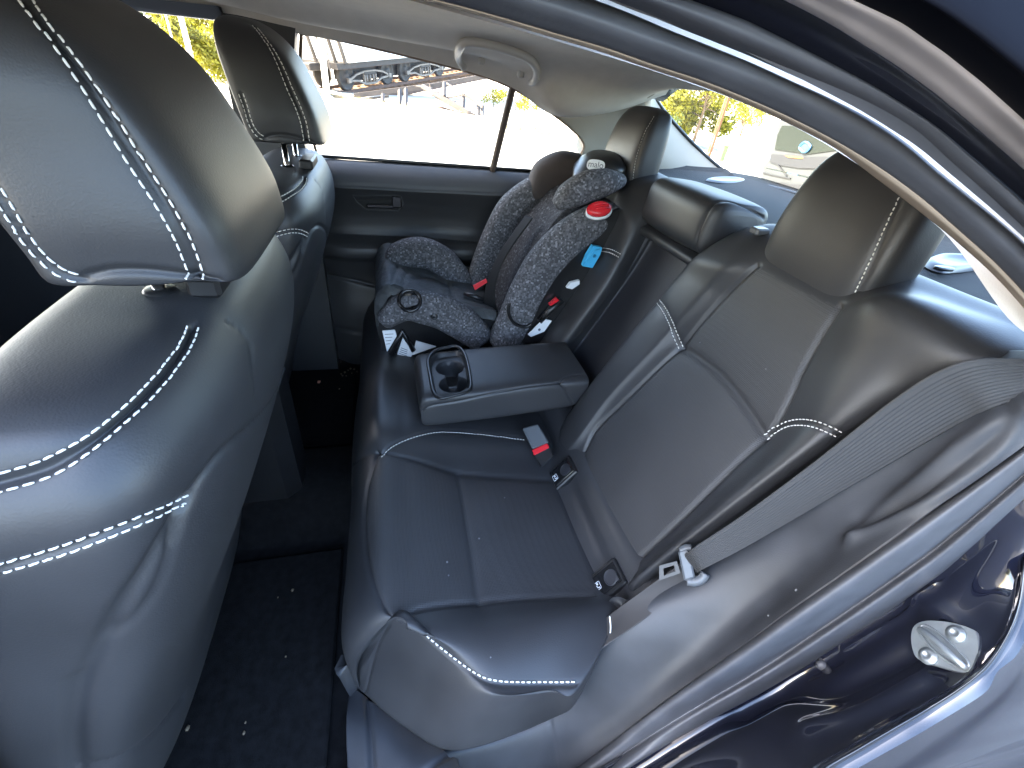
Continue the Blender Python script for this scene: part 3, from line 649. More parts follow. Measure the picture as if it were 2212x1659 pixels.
# headrests
def rear_headrest(cx, stitch_px, sgn):
    hb = Blob([((cx, -.280, .775), (.088, 0, 0), (0, .042, 0)), ((cx, -.278, .79), (.102, 0, 0), (0, .050, 0)), ((cx, -.279, .84), (.108, 0, 0), (0, .052, .0)), ((cx, -.284, .89), (.106, 0, 0), (0, .050, 0)),
               ((cx, -.292, .94), (.099, 0, 0), (0, .044, 0)), ((cx, -.300, .97), (.086, 0, 0), (0, .034, 0)), ((cx, -.303, .983), (.066, 0, 0), (0, .020, 0)), ((cx, -.304, .987), (.03, 0, 0), (0, .007, 0))], 130, 110, 4.2)
    hb.h -= .0
    return hb
hn = rear_headrest(-.360, None, 1)
hn.seam([(1946, 424), (1920, 480), (1885, 560), (1840, 656)], .003, .003, .004, .02, stitch='single', off=.003, dash=.004, gap=.0026, r=.0008)
hn.build('headrest', LEA, bench)
hf = rear_headrest(.372, None, 1)
hf.seam([(1415, 250), (1392, 290), (1374, 350), (1366, 430)], .003, .003, .003, .02, stitch='single', off=.003, dash=.004, gap=.0026, r=.0005)
hf.build('headrest', LEA, bench)
hm = Blob([((x, -.285, .80), (0, .045*k+.03, .004*k), (0, -.006*k, .028*k+.028)) for x, k in [(.134, .25), (.132, .55), (.126, .85), (.11, 1), (.05, 1.06), (0, 1.08), (-.05, 1.06), (-.108, 1), (-.122, .9), (-.130, .6), (-.133, .25)]], 110, 110, 4.0)
hm.seam([(1500, 540), (1508, 500), (1535, 445), (1560, 432), (1600, 440), (1640, 462), (1652, 470)], .003, .003, .003, .02)
hm.build('headrest', LEA, bench)
tag_ = MB(); c = P(1641, 499, z=.83); tag_.box(c, (.022, .03, .012), bev=.003); tag_.build('fold_release', SHP, bench)
# centre armrest with cup holders
def ztop(y): return .401+(.345-y)/.33*.024
arw = []
for y, k in [(.352, .30), (.350, .70), (.343, .93), (.325, 1), (.25, 1.01), (.17, 1.01), (.09, 1), (.03, .98), (.0, .96), (-.06, .93)]:
    hz = .049; arw.append(((0, y, ztop(min(y, .33))-hz), (.100*(.9+.1*k) if k < 1 else .101*k, 0, 0), (0, .004*(1-k), hz*k)))
ar = Blob(arw, 420, 300, 7.0)
rim_px = [(921, 778), (936, 757), (962, 751), (985, 749), (1001, 760), (1010, 780), (1017, 812), (1020, 842), (1010, 855), (980, 862), (950, 866), (934, 852), (926, 815)]
rp = np.array([P(u, v, z=.403) for u, v in rim_px]); rpc = cr(rp, 60, True); c0 = rpc.mean(0)
top = (ar.N[..., 2] > .8)
xy = ar.V[..., :2]-c0[:2]; ang = np.arctan2(xy[..., 1], xy[..., 0]); rr = np.hypot(xy[..., 0], xy[..., 1])
pa = np.arctan2(rpc[:, 1]-c0[1], rpc[:, 0]-c0[0]); pr = np.hypot(rpc[:, 0]-c0[0], rpc[:, 1]-c0[1]); o_ = np.argsort(pa)
RR = np.interp(ang, np.concatenate([pa[o_]-2*math.pi, pa[o_], pa[o_]+2*math.pi]), np.tile(pr[o_], 3)); q = rr/RR
inner = 1-sstep(.80, .86, q)
dx = (ar.V[..., 0]-c0[0]); dy = (ar.V[..., 1]-c0[1])
d1 = np.hypot(dx-.036, dy+.002); d2 = np.hypot(dx+.036, dy+.002)
cups = np.maximum(1-sstep(.031, .034, d1), 1-sstep(.031, .034, d2)); chan = (1-sstep(.012, .015, np.abs(dy+.002)))*(np.abs(dx) < .05)
hole = top*inner*(.016+.048*np.maximum(cups, chan*.75))
ar.seam([(1209, 826), (1120, 838), (1000, 866), (925, 880), (897, 905)], .002, .0025, .002, .015)
ar.seam([(1209, 826), (1230, 860), (1243, 885)], .002, .0025, .002, .015); ar.seam([(1209, 826), (1225, 812), (1262, 808)], .002, .003, .001, .015)
ar.h -= hole
reg = (hole > .006)
arm = ar.build('armrest', [LEA, mat('cup_plastic', (.022, .023, .026), .5)], bench, reg=reg)
mb = MB(); ring = [tuple(np.array((*q[:2], 0))+np.array((0, 0, ztop(q[1])+.001))) for q in c0+(rpc-c0)*.93]; mb.tube(ring, .0042, 10, closed=True)
mb.build('cup_holder_rim', BLK, arm, True)
# ================================================================== FRONT SEATS
def front_seat(dx, label, cat, lift=0.0):
    root = thing('front_seat', label, cat, (-.388+dx, .95, 0), 'front seats')
    D = np.array((dx, 0, 0))
    X = -.372
    bk = Blob([rrow(X, .855, .02, .235, .06), rrow(X, .855, .045, .252, .075), rrow(X, .838, .12, .268, .090), rrow(X, .805, .25, .280, .095), rrow(X, .752, .40, .286, .100), rrow(X, .690, .54, .287, .100),
               rrow(X, .648, .66, .288, .100), rrow(X, .634, .725, .284, .092), rrow(X+.004, .634, .768, .268, .080), rrow(X+.006, .636, .790, .244, .066), rrow(X+.01, .638, .7975, .19, .045), rrow(X+.01, .638, .798, .03, .01)], 260, 240, 3.5)
    fst = dict(stitch='double', off=.0062, dash=.0062, gap=.0026, r=.00085)
    bk.seam([(422, 690), (412, 725), (380, 775), (330, 835), (270, 890), (200, 945), (120, 995), (50, 1028), (-60, 1060)], .005, .0035, .010, .04, n=90, **fst)
    bk.seam([(433, 1084), (360, 1117), (240, 1165), (120, 1208), (0, 1243), (-80, 1262)], .003, .003, .005, .03, n=70, **dict(fst, off=.0040))
    bk.seam([(500, 690), (530, 715), (548, 745), (553, 790), (560, 860)], .0015, .002, .002, .02)
    bk.seam([(664, 640), (650, 720), (610, 830), (560, 910), (490, 980), (450, 1050), (425, 1110), (395, 1180)], .0035, .004, .003, .02, n=80)
    bk.seam([(430, 1090), (380, 1165), (330, 1235), (270, 1310), (220, 1390), (175, 1480), (160, 1590), (165, 1680)], .006, .006, .004, .03, n=80)
    bk.seam([(405, 1150), (380, 1210), (340, 1290), (290, 1350), (240, 1385)], .003, .004, .003, .03)
    bk.seam([(150, 1480), (140, 1590), (150, 1680)], .003, .004, .002, .02)
    bk.seam([(400, 1500), (330, 1590), (260, 1640), (200, 1660)], .003, .004, .002, .02)
    Db = D-np.array((0, 0, lift*.9)); bk.V = bk.V+Db; bk.paths = [(p+Db, a, b) for p, a, b in bk.paths]
    o = bk.build('backrest', LEA, root)
    mp = MB()
    XH = -.348
    hr = Blob([rrow(XH, .608, .8195, .112, .062), rrow(XH, .607, .8215, .124, .073), rrow(XH, .607, .828, .130, .078), rrow(XH, .609, .848, .131, .079), rrow(XH, .615, .88, .131, .079), rrow(XH, .630, .93, .124, .074), rrow(XH, .645, .975, .118, .066), rrow(XH, .658, 1.005, .106, .054),
               rrow(XH, .668, 1.024, .086, .040), rrow(XH, .674, 1.034, .055, .022), rrow(XH, .676, 1.036, .02, .008)], 220, 220, 8.0)
    hr.seam([(30, -60), (68, 0), (130, 95), (205, 215), (280, 340), (345, 440), (390, 525), (418, 600), (424, 622)], .005, .0035, .009, .03, n=90, **fst)
    hr.seam([(-40, 380), (0, 440), (60, 535), (120, 590), (175, 612)], .003, .003, .003, .02, n=50, **dict(fst, off=.0045))
    hr.seam([(185, 600), (240, 588), (320, 590), (400, 604), (470, 616)], .003, .004, .002, .02)
    Dh = D+np.array((0, 0, lift)); hr.V = hr.V+Dh; hr.paths = [(p+Dh, a, b) for p, a, b in hr.paths]
    h = hr.build('headrest', LEA, root)
    for sx in (-.085, .085):
        mb = MB(); mb.tube([(XH+sx*.8+dx, .622, .70), (XH+sx*.8+dx, .622, .82+lift)], .006, 12); pst = mb.build('headrest_post', CHR, root, True)
        mb = MB(); mb.disc((XH+sx*.8+dx, .622, .790-lift*.9), (0, 0, 1), [(.017, -.004), (.017, .004), (.012, .009), (.007, .009)], 20); mb.build('post_collar', BLK, pst, True)
    mb = MB(); mb.box((XH-.03+dx, .580, .803-lift*.9), (.10, .030, .022), bev=.004); mb.build('headrest_lock', BLK, root)
    # seat base
    sb = Blob([rrow(X+dx, 1.10, .03, .20, .22), rrow(X+dx, 1.10, .06, .235, .26), rrow(X+dx, 1.10, .16, .24, .27), rrow(X+dx, 1.10, .25, .235, .265), rrow(X+dx, 1.10, .29, .20, .23), rrow(X+dx, 1.10, .30, .05, .05)], 60, 40, 4)
    sb.build('seat_base', LEA, root)
    for sx in (-.2, .2):
        mb = MB(); mb.box((X+sx+dx, 1.06, .015), (.05, .34, .03), bev=.006); mb.build('seat_rail', BLK, root)
    return root
front_seat(0, 'black leather front seat with double white stitching nearest the open door', 'car seat')
front_seat(.735, 'farther black leather front seat, its headrest on chrome posts against the bright side window', 'car seat', .014)
# ================================================================== FAR REAR DOOR
door = thing('rear_door', 'closed far rear door with dark plastic trim, pull handle and bright window', 'car door', (.70, .2, 0))
prof = [(.752, .672), (.745, .655), (.72, .628), (.688, .612), (.672, .618), (.63, .640), (.58, .655), (.535, .650), (.510, .610), (.495, .598), (.470, .600), (.44, .625), (.38, .645), (.33, .640), (.25, .630), (.12, .640), (.03, .655), (-.02, .67)]
rows = [[(x+(.03 if y > .62 else 0), y, z+(.010*(.2-y) if z > .45 else 0)) for z, x in prof] for y in (.66, .63, .55, .40, .20, .0, -.15, -.25, -.32)]
dp = Patch(rows, 200, 220)
dp.seam([(690, 590), (760, 605), (830, 622), (900, 640)], .008, .006, .0, n=40)
dp.seam([(700, 398), (800, 402), (900, 408), (1100, 415)], .003, .005, 0, n=40)
dp.seam([(690, 500), (760, 505), (900, 512), (1040, 522)], .004, .006, 0, n=40)
dp.seam([(700, 700), (760, 715), (800, 722)], .006, .006, 0, n=30)
panel = dp.build('door_panel', [DPL, mat('sky_lit_door_pad', (.06, .062, .068), .5, bump=(500, .2))], door, skirt=.02, reg=dp.V[..., 2] > .682+.010*(.2-dp.V[..., 1]))  # upper pad is a lighter copy with sky light painted into its colour
def dpt(u, v, off=0.0): return P(u, v, x=.630-off)
mb = MB()
V, F = slab([dpt(762, 423), dpt(866, 424), dpt(872, 450), dpt(856, 457), dpt(790, 453)], .004, (-1, 0, 0)); mb.add(V, F); hb_ = mb.build('handle_recess', mat('recess_black', (.006, .006, .006), .7), panel)
mb = MB(); mb.tube([dpt(u, v, .006) for u, v in [(760, 421), (815, 421), (866, 423), (871, 440), (860, 455), (790, 452), (770, 436)]], .003, 8, closed=True); mb.build('handle_bezel', DPL, panel, True)
mb = MB(); mb.beam(dpt(792, 444, .010), dpt(850, 446, .010), .012, .012, bev=.003); mb.box(dpt(857, 436, .008), (.010, .03, .035), bev=.003); mb.build('inside_handle', GBL, panel)
# belt seal and window glass with dividing bar
mb = MB(); mb.tube([(.672, y, .757+.010*(.2-y)) for y in np.linspace(.62, -.30, 24)], .005, 8); mb.build('belt_seal', BLK, door, True)
wl = [(.672, .60, .752), (.66, .615, .90), (650, 90, 'x', .632), (668, 74, 'x', .630), (800, 101, 'x', .630), (1000, 151, 'x', .632), (1108, 190, 'x', .634), (1200, 250, 'x', .642), (1246, 288, 'x', .650), (1260, 306, 'x', .653), (1262, 320, 'x', .656), (1254, 340, 'x', .662), (.672, -.27, .757)]
WL = [A(*q)+np.array((.014, 0, 0)) for q in wl]
def wpts(n=26):
    top = cr(np.array(WL[1:]), 80); return top
mb = MB(); mb.add([tuple(q+np.array((.006, 0, 0))) for q in WL], [tuple(range(len(WL)))]); mb.build('window_glass', GLS, door)
fr = cr(np.array([WL[0]]+WL[1:]), 140)-np.array((.012, 0, 0))
mb = MB(); mb.tube(fr, .0045, 8); mb.build('window_seal', mat('tan_window_seal', (.20, .13, .085), .6), door, True)
# frame panel between glass edge and headliner
rows = [[tuple(q+np.array((-.012, 0, 0))), tuple(q+np.array((.02, -.0, .012))), tuple(q+np.array((.05, -.0, .03)))] for q in cr(np.array(WL[2:12]), 40)]
Patch(rows, 80, 8).build('window_frame', BLK, door, skirt=0)
mb = MB(); a0 = P(1108, 186, x=.640); a1 = P(1063, 372, x=.668); mb.beam(a0, a1, .020, .022, up=(1, 0, 0), bev=.005); mb.build('window_divider', mat('brown_divider', (.055, .035, .025), .55), door)
mb = MB(); mb.add([(.674, .80, .75), (.674, 1.45, .74), (.645, 1.35, 1.03), (.638, .80, 1.05)], [(0, 1, 2, 3)]); mb.build('front_door_glass', GLS, car)
plate('front_door_trim', [(.66, .80, .752), (.66, 1.75, .74), (.66, 1.75, -.03), (.66, .80, -.03)], -.05, DPL, (-1, 0, 0))
# grab handle above the far window
gh = []
gp = [(1003, 146), (990, 124), (994, 101), (1013, 91), (1060, 97), (1110, 112), (1145, 129), (1159, 150), (1157, 170), (1148, 178)]
gl_ = hp.lift(gp)
G = []
for (u, v), q, w in zip(gp, gl_, [-.004, .010, .022, .026, .028, .028, .026, .020, .008, -.004]):
    dq = CO-q; dq /= np.linalg.norm(dq); G.append(q+dq*w)
mb = MB(); mb.tube(cr(np.array(G), 50), [.0105]*50, 12); g = mb.build('grab_handle', GRP, car, True)
mb = MB(); pass
for q in hp.lift([(1040, 128), (1125, 158)]): mb = MB(); mb.box(q, (.02, .018, .024), bev=.004); mb.build('handle_hinge', GRP, g)
# ================================================================== SEAT BELT (near side)
belt = thing('seat_belt', 'dark grey seat belt strap lying along the near edge of the rear bench', 'seat belt', (-.60, 0, .3))
up = [(1478, 1200), (1500, 1185), (1570, 1140), (1640, 1092), (1740, 1018), (1830, 948), (1930, 870), (2020, 812), (2110, 780), (2230, 776)]
lo = [(1505, 1240), (1525, 1228), (1600, 1190), (1700, 1133), (1800, 1075), (1900, 1018), (2000, 960), (2090, 910), (2150, 882), (2260, 850)]
xu = np.interp(np.linspace(0, 1, 10), [0, .4, 1], [-.570, -.605, -.668]); xu = xu-.008; xl = xu-.016
cu_ = [tuple(P(u, v, x=x)) for (u, v), x in zip(up, xu)]; cl_ = [tuple(P(u, v, x=x)) for (u, v), x in zip(lo, xl)]
sb_ = Patch([cu_, lerpc(cu_, cl_, .5, .02), cl_], 60, 220)
vv = np.linspace(0, 1, 60)[:, None]; sb_.h = .0007*np.sin(vv*2*math.pi*14)*np.ones((1, 220)); sb_.h += -.0016*(np.abs(vv-.5) > .455)
sb_.build('strap', WEB, belt, skirt=.0016)
lap = Patch([[(1478, 1215, 'x', -.575), (1400, 1268, 'x', -.572), (1330, 1318, 'x', -.575), (1270, 1365, 'x', -.585), (1240, 1400, 'x', -.60)], [(1500, 1252, 'x', -.588), (1460, 1285, 'x', -.595), (1380, 1345, 'x', -.610), (1300, 1400, 'x', -.622), (1250, 1450, 'x', -.632)]], 30, 120)
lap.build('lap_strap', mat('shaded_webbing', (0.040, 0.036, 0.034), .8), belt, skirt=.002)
bn = np.array((-.55, .62, .56)); bn /= np.linalg.norm(bn)
bp0 = P(1495, 1222, x=-.585)
BQ = lambda u, v, o=0.0: PN(u, v, bn, bp0+bn*o)
def block(name, quad, o0, o1, bev, mt, par):
    mb = MB(); mb.hexa([BQ(u, v, o0) for u, v in quad]+[BQ(u, v, o1) for u, v in quad], bev, 0); return mb.build(name, mt, par)
mb = MB()
mb.hexa([BQ(u, v, -.004) for u, v in [(1464, 1190), (1488, 1184), (1502, 1248), (1478, 1256)]]+[BQ(u, v, .010) for u, v in [(1464, 1190), (1488, 1184), (1502, 1248), (1478, 1256)]], .003)
tg = mb.build('tongue_slider', GRB, belt)
mb = MB(); mb.tube(cr(np.array([BQ(*q, .003) for q in [(1470, 1190), (1482, 1184), (1494, 1184)]]), 12), .006, 10); mb.build('slider_end', GRB, tg, True)
mb = MB(); mb.tube(cr(np.array([BQ(*q, .003) for q in [(1484, 1254), (1500, 1256), (1516, 1250), (1524, 1238)]]), 16), .0075, 10); mb.build('slider_end', GRB, tg, True)
mb = MB(); q4 = [(1424, 1222), (1462, 1212), (1470, 1238), (1424, 1254)]; q5 = [(1433, 1228), (1456, 1221), (1459, 1234), (1434, 1244)]
for i in range(4):
    j = (i+1) % 4; mb.hexa([BQ(*q4[i], 0), BQ(*q4[j], 0), BQ(*q5[j], 0), BQ(*q5[i], 0), BQ(*q4[i], .003), BQ(*q4[j], .003), BQ(*q5[j], .003), BQ(*q5[i], .003)])
mb.build('tongue_plate', mat('dull_tongue_steel', (.07, .068, .065), .5, spec=.3), belt)
mb = MB(); mb.tube(cr(np.array([P(u, v, x=x) for u, v, x in [(1317, 1332, -.598), (1319, 1352, -.602), (1318, 1372, -.606), (1316, 1386, -.61)]]), 20), .0012, 6)
tag(mb.build('loose_thread', STW, None, True), 'short loose white thread on the dark strap beside the bench', 'thread')
# ================================================================== BUCKLE on the bench
buck = thing('belt_buckle', 'grey seat belt buckle with a red release button standing on the bench beside the armrest', 'seat belt buckle', tuple(P(1165, 985, z=.26)))
bz = np.array((-.42, .42, .80)); bz /= np.linalg.norm(bz); kp = P(1165, 965, z=.285)
KQ = lambda u, v, o=0.0: PN(u, v, bz, kp+bz*o)
def kblock(name, quad, o0, o1, bev, mt, par, lbl=None):
    mb = MB(); mb.hexa([KQ(u, v, o0) for u, v in quad]+[KQ(u, v, o1) for u, v in quad], bev); return mb.build(name, mt, par, label=lbl)
kblock('buckle_shell', [(1148, 978), (1188, 960), (1196, 985), (1170, 1010)], -.03, .004, .003, BLK, buck)
kblock('buckle_face', [(1128, 925), (1162, 916), (1186, 956), (1150, 970)], -.022, .010, .003, GRB, buck)
kblock('release_button', [(1149, 972), (1182, 957), (1187, 967), (1154, 984)], -.01, .011, .002, RED, buck)
# ================================================================== DOOR STRIKER on the painted jamb
sc = jp.lift([(2035, 1402)])[0]
sn = jp.N.reshape(-1, 3)[int(np.argmin(((jp.V.reshape(-1, 3)-sc)**2).sum(1)))]; vw = CO-sc; vw /= np.linalg.norm(vw); sn = sn*.75+vw*.25; sn /= np.linalg.norm(sn); sc = sc+vw*.016
SQ = lambda u, v, o=0.0: PN(u, v, sn, sc+sn*o)
V, F = slab([SQ(*q, .002) for q in cr(np.array([(1975, 1352), (2000, 1341), (2050, 1344), (2095, 1357), (2110, 1372), (2111, 1432), (2098, 1446), (2078, 1452), (2018, 1436), (1984, 1424), (1972, 1405), (1968, 1375)], float), 48, True)], .006, sn)
stk = obj('striker_plate', V, F, ZNC, car, False)
mb = MB(); mb.tube(cr(np.array([SQ(*q, o*.7) for q, o in [((1990, 1364), .001), ((1992, 1362), .008), ((2018, 1382), .016), ((2050, 1412), .016), ((2080, 1438), .008), ((2082, 1440), .001)]]), 40), .0042, 12); mb.build('striker_loop', ZNC, stk, True)
mb = MB(); mb.tube(cr(np.array([SQ(*q, .003) for q in [(1994, 1350), (2020, 1362), (2062, 1398), (2092, 1432), (2080, 1444), (2050, 1430), (2010, 1398), (1988, 1366)]]), 40, True), .0016, 8, closed=True); mb.build('striker_groove', ZNC, stk, True)
for q in [(2066, 1370), (2006, 1418)]:
    mb = MB(); mb.disc(SQ(*q, .002), sn, [(.0105, 0), (.0105, .002), (.0075, .003), (.0070, .0045), (.0035, .0045), (.0030, .002)], 24); mb.build('striker_screw', ZNC, stk, True)
# seal clip and rubber bumper along the jamb
sn2 = np.array((-.7, .6, .3)); sn2 /= np.linalg.norm(sn2)
mb = MB(); c = jp.lift([(1775, 1437)])[0]; mb.disc(c, sn2, [(.008, -.004), (.008, .002), (.006, .005), (.001, .006)], 20); mb.build('rubber_bumper', RUB, car, True)
mb = MB(); mb.tube(jp.lift([(1960, 1312), (1995, 1284), (2030, 1262)]), .0035, 8); mb.build('seal_clip', SHP, car, True)
# ================================================================== CHILD SEAT
kid = thing('child_seat', 'speckled grey child car seat with red dial on the far side of the rear bench', 'child seat', (.38, .2, .28))
def limb(pts, tx, n=60, m=70, ex=2.4, lean=None):
    """rounded wing: photo points (u, v, x, radius in photo px) along its middle line"""
    C = []; R = []
    for u, v, x, r in pts:
        q = P(u, v, x=x); C.append(q); R.append(r*(q-CO).dot(CF)/FPX)
    C = np.array(C); R = np.array(R); t = np.gradient(C, axis=0); t /= np.linalg.norm(t, axis=1)[:, None]
    X = np.array((1., 0, 0)); rows = []
    k = len(C)
    for i in range(k):
        a = X-t[i]*X.dot(t[i]); a /= np.linalg.norm(a); b = np.cross(t[i], a); rows.append((C[i], a*tx*min(1, R[i]/R.max()+.25), b*R[i]))
    a0, b0, a1, b1 = rows[0][1], rows[0][2], rows[-1][1], rows[-1][2]
    rows = [(C[0]-t[0]*R[0]*.55, a0*.1, b0*.1), (C[0]-t[0]*R[0]*.45, a0*.6, b0*.6)]+rows+[(C[-1]+t[-1]*R[-1]*.45, a1*.6, b1*.6), (C[-1]+t[-1]*R[-1]*.55, a1*.1, b1*.1)]
    return Blob(rows, n, m, ex)
def kslab(name, px, x, th, mt, par=None, label=None, n=None):
    pts = [P(u, v, x=x) for u, v in px]
    if n: pts = list(cr(np.array(pts), n, True))
    V, F = slab(pts, th, (-1, 0, 0)); return obj(name, V, F, mt, par or kid, False, label=label)
kslab('base', [(822, 694), (824, 745), (836, 794), (882, 804), (904, 772), (960, 752), (1060, 742), (1130, 742), (1150, 700), (1040, 690), (900, 680)], .245, .29, SLK, n=80)
kslab('back_shell', [(1085, 738), (1130, 680), (1190, 590), (1250, 515), (1300, 468), (1346, 452), (1352, 468), (1332, 522), (1300, 592), (1258, 652), (1218, 710), (1190, 735)], .188, .35, SLK, n=80)
pad = Patch([[(x, y, z+dz) for y, z in [(.10, .43), (.16, .445), (.23, .46), (.30, .48), (.37, .508), (.415, .515), (.446, .475), (.450, .40), (.436, .31)]] for x, dz in [(.25, .01), (.29, -.004), (.34, -.012), (.39, -.012), (.44, -.012), (.50, -.002), (.55, .02)]], 90, 90)
pad.seam([(822, 690), (835, 640), (850, 600), (862, 570)], .003, .003, .003, .02, n=40); pad.seam([(895, 600), (930, 595), (965, 610)], .004, .006, .004, .02, n=30); pad.seam([(870, 628), (875, 600), (885, 580)], .003, .004, .003, .02, n=30)
pad.seam([(965, 600), (985, 650), (1015, 700)], .003, .004, .004, .02, n=30)
pad.build('seat_pad', PAD, kid, skirt=.03)
bp_ = Patch([[(1062, 720, 'x', .285), (1090, 660, 'x', .285), (1120, 590, 'x', .285), (1160, 530, 'x', .285), (1205, 470, 'x', .29), (1250, 420, 'x', .30), (1285, 370, 'x', .32)],
             [(1045, 700, 'x', .36), (1080, 620, 'x', .37), (1110, 550, 'x', .38), (1150, 485, 'x', .38), (1190, 440, 'x', .39), (1230, 395, 'x', .40), (1262, 352, 'x', .40)],
             [(1030, 670, 'x', .44), (1060, 590, 'x', .47), (1090, 520, 'x', .48), (1120, 460, 'x', .48), (1160, 415, 'x', .48), (1200, 370, 'x', .48), (1240, 340, 'x', .47)]], 60, 90)
bp_.seam([(1040, 640), (1075, 560), (1110, 490), (1150, 445)], .004, .005, .004, .02, n=40); bp_.seam([(1010, 625), (1035, 645), (1060, 665)], .004, .006, .005, .02, n=20)
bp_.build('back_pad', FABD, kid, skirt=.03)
# front wings
limb([(838, 588, .50, 16), (864, 556, .50, 31), (908, 546, .50, 33), (952, 562, .50, 31), (985, 592, .50, 26), (1018, 625, .50, 16)], .035).build('side_wing', FAB, kid)
w = limb([(832, 690, .235, 20), (868, 664, .235, 30), (910, 664, .235, 36), (955, 675, .235, 38), (1000, 700, .235, 37), (1035, 728, .235, 30)], .035, 90, 90); wing = w.build('side_wing', FAB, kid)
def on(pt, px):
    return pt.lift([px])[0]
c = on(w, (885, 649)); nn = CO-c; nn /= np.linalg.norm(nn); nn = nn*.8+np.array((-.2, .1, .4)); nn /= np.linalg.norm(nn)
mb = MB(); mb.disc(c-nn*.004, nn, [(.033, 0), (.033, .006), (.030, .009), (.024, .007), (.0215, -.002), (.0205, -.010), (.0001, -.012)], 32); mb.build('cup_ring', GBL, wing, True)
c = on(w, (938, 684)); mb = MB(); mb.disc(c, nn, [(.010, -.002), (.010, .003), (.007, .006), (.004, .003), (.0001, .002)], 20); mb.build('button', BLK, wing, True)
# back wings
limb([(1022, 622, .50, 16), (1045, 570, .50, 26), (1075, 505, .50, 30), (1105, 450, .50, 30), (1150, 408, .50, 24)], .04).build('side_wing', FAB, kid)
w2 = limb([(1090, 738, .225, 38), (1118, 690, .225, 43), (1145, 630, .225, 45), (1182, 570, .225, 47), (1230, 520, .225, 46), (1282, 482, .225, 38), (1325, 462, .225, 24)], .04, 90, 110)
w2.seam([(1110, 640), (1140, 580), (1190, 530), (1235, 500)], .002, .002, .003, .02, n=40)
wing2 = w2.build('side_wing', FAB, kid)
# headrest
limb([(1158, 418, .49, 24), (1180, 388, .49, 40), (1215, 370, .47, 40), (1250, 362, .45, 28)], .05).build('headrest_wing', HRB, kid, label='mesh headrest wing with the warm glow put into its colour')
limb([(1205, 440, .235, 14), (1226, 424, .235, 26), (1268, 404, .235, 32), (1312, 393, .235, 26), (1342, 389, .235, 13)], .035, 80, 80).build('headrest_wing', FAB, kid)
hb = limb([(1250, 372, .40, 20), (1285, 362, .38, 30), (1320, 364, .36, 30), (1345, 376, .34, 18)], .09); hbk = hb.build('headrest_back', BLK, kid)
c = on(hb, (1287, 357)); nn = CO-c; nn /= np.linalg.norm(nn); rt = CR-nn*CR.dot(nn); rt /= np.linalg.norm(rt); up_ = np.cross(nn, rt)
th = np.linspace(0, 2*math.pi, 28, endpoint=False); rt2 = rt*math.cos(-.12)+up_*math.sin(-.12); up2 = np.cross(nn, rt2)
V, F = slab([c+nn*.010+rt2*.024*np.sign(math.cos(a))*abs(math.cos(a))**.7+up2*.0135*np.sign(math.sin(a))*abs(math.sin(a))**.7 for a in th], .004, nn); lab = obj('brand_label', V, F, WHT, hbk, False)
def text(name, body, size, origin, xa, ya, mt, parent, ext=.0002):
    cu = bpy.data.curves.new(name, 'FONT'); cu.body = body; cu.size = size; cu.align_x = 'CENTER'; cu.align_y = 'CENTER'; cu.extrude = ext
    t = bpy.data.objects.new(name, cu); COL.objects.link(t); bpy.context.view_layer.update()
    me = bpy.data.meshes.new_from_object(t.evaluated_get(bpy.context.evaluated_depsgraph_get())); bpy.data.objects.remove(t)
    za = np.cross(xa, ya); V = [np.asarray(origin)+xa*v.co.x+ya*v.co.y+za*v.co.z for v in me.vertices]
    F = [tuple(p.vertices) for p in me.polygons]; bpy.data.meshes.remove(me)
    return obj(name, V, F, mt, parent, False)
text('lettering', 'malo', .021, c+nn*.0104+up2*.001, rt2, up2, INK, lab)
# red recline dial
c = P(1294, 455, x=.180); nn = np.array((-.72, .25, .65)); nn /= np.linalg.norm(nn); rt = CR-nn*CR.dot(nn); rt /= np.linalg.norm(rt); up_ = np.cross(nn, rt); rt = rt*math.cos(.10)+up_*math.sin(.10)
mb = MB(); mb.disc(c-nn*.012, nn, [(.021, 0), (.021, .010)], 36, up=rt, sx=1.65); dl = mb.build('dial_rim', WHT, kid, True)
mb = MB(); mb.disc(c-nn*.001+np.cross(nn, rt)*.003, nn, [(.020, -.002), (.020, .006), (.0175, .011), (.012, .0135), (.0001, .014)], 36, up=rt, sx=1.6); dd = mb.build('dial', RED, kid, True)
upd = np.cross(nn, rt)
for (a, b) in [((-.014, .009), (.012, .008)), ((-.010, -.002), (.022, -.003)), ((.008, .010), (.022, .006))]:
    mb = MB(); mb.tube([c+rt*a[0]+upd*(a[1]+.002)+nn*.0115, c+rt*(a[0]+b[0])/2+upd*((a[1]+b[1])/2+.003)+nn*.0135, c+rt*b[0]+upd*(b[1]+.002)+nn*.0115], .0022, 8); mb.build('dial_ridge', RED, dd, True)
# harness, straps, clips and stickers
def chip(name, px, x, mt, th=.004, par=None, label=None): return kslab(name, px, x, th, mt, par, label)
chip('harness_tab', [(1022, 618), (1050, 603), (1053, 610), (1026, 627)], .33, REDF, .006)
mb = MB(); mb.tube([P(1002, 634, x=.36), P(1025, 640, x=.345), P(1050, 650, x=.34)], [.006, .010, .006], 8); mb.build('crotch_buckle', BLK, kid, True)
hs = Patch([[(1075, 700, 'x', .30), (1068, 640, 'x', .31), (1075, 590, 'x', .32), (1100, 540, 'x', .33), (1150, 470, 'x', .34)], [(1040, 690, 'x', .33), (1045, 640, 'x', .34), (1058, 590, 'x', .35), (1085, 535, 'x', .36), (1135, 465, 'x', .37)]], 12, 60)
hs.build('harness_strap', mat('black_webbing', (.016, .016, .017), .8, spec=.2), kid, skirt=.004)
mb = MB(); mb.tube(cr(np.array([P(u, v, x=.178) for u, v in [(1100, 655), (1098, 672), (1104, 690), (1116, 702), (1135, 706), (1148, 700)]]), 30), .0048, 8); mb.build('loop_strap', BLK, kid, True)
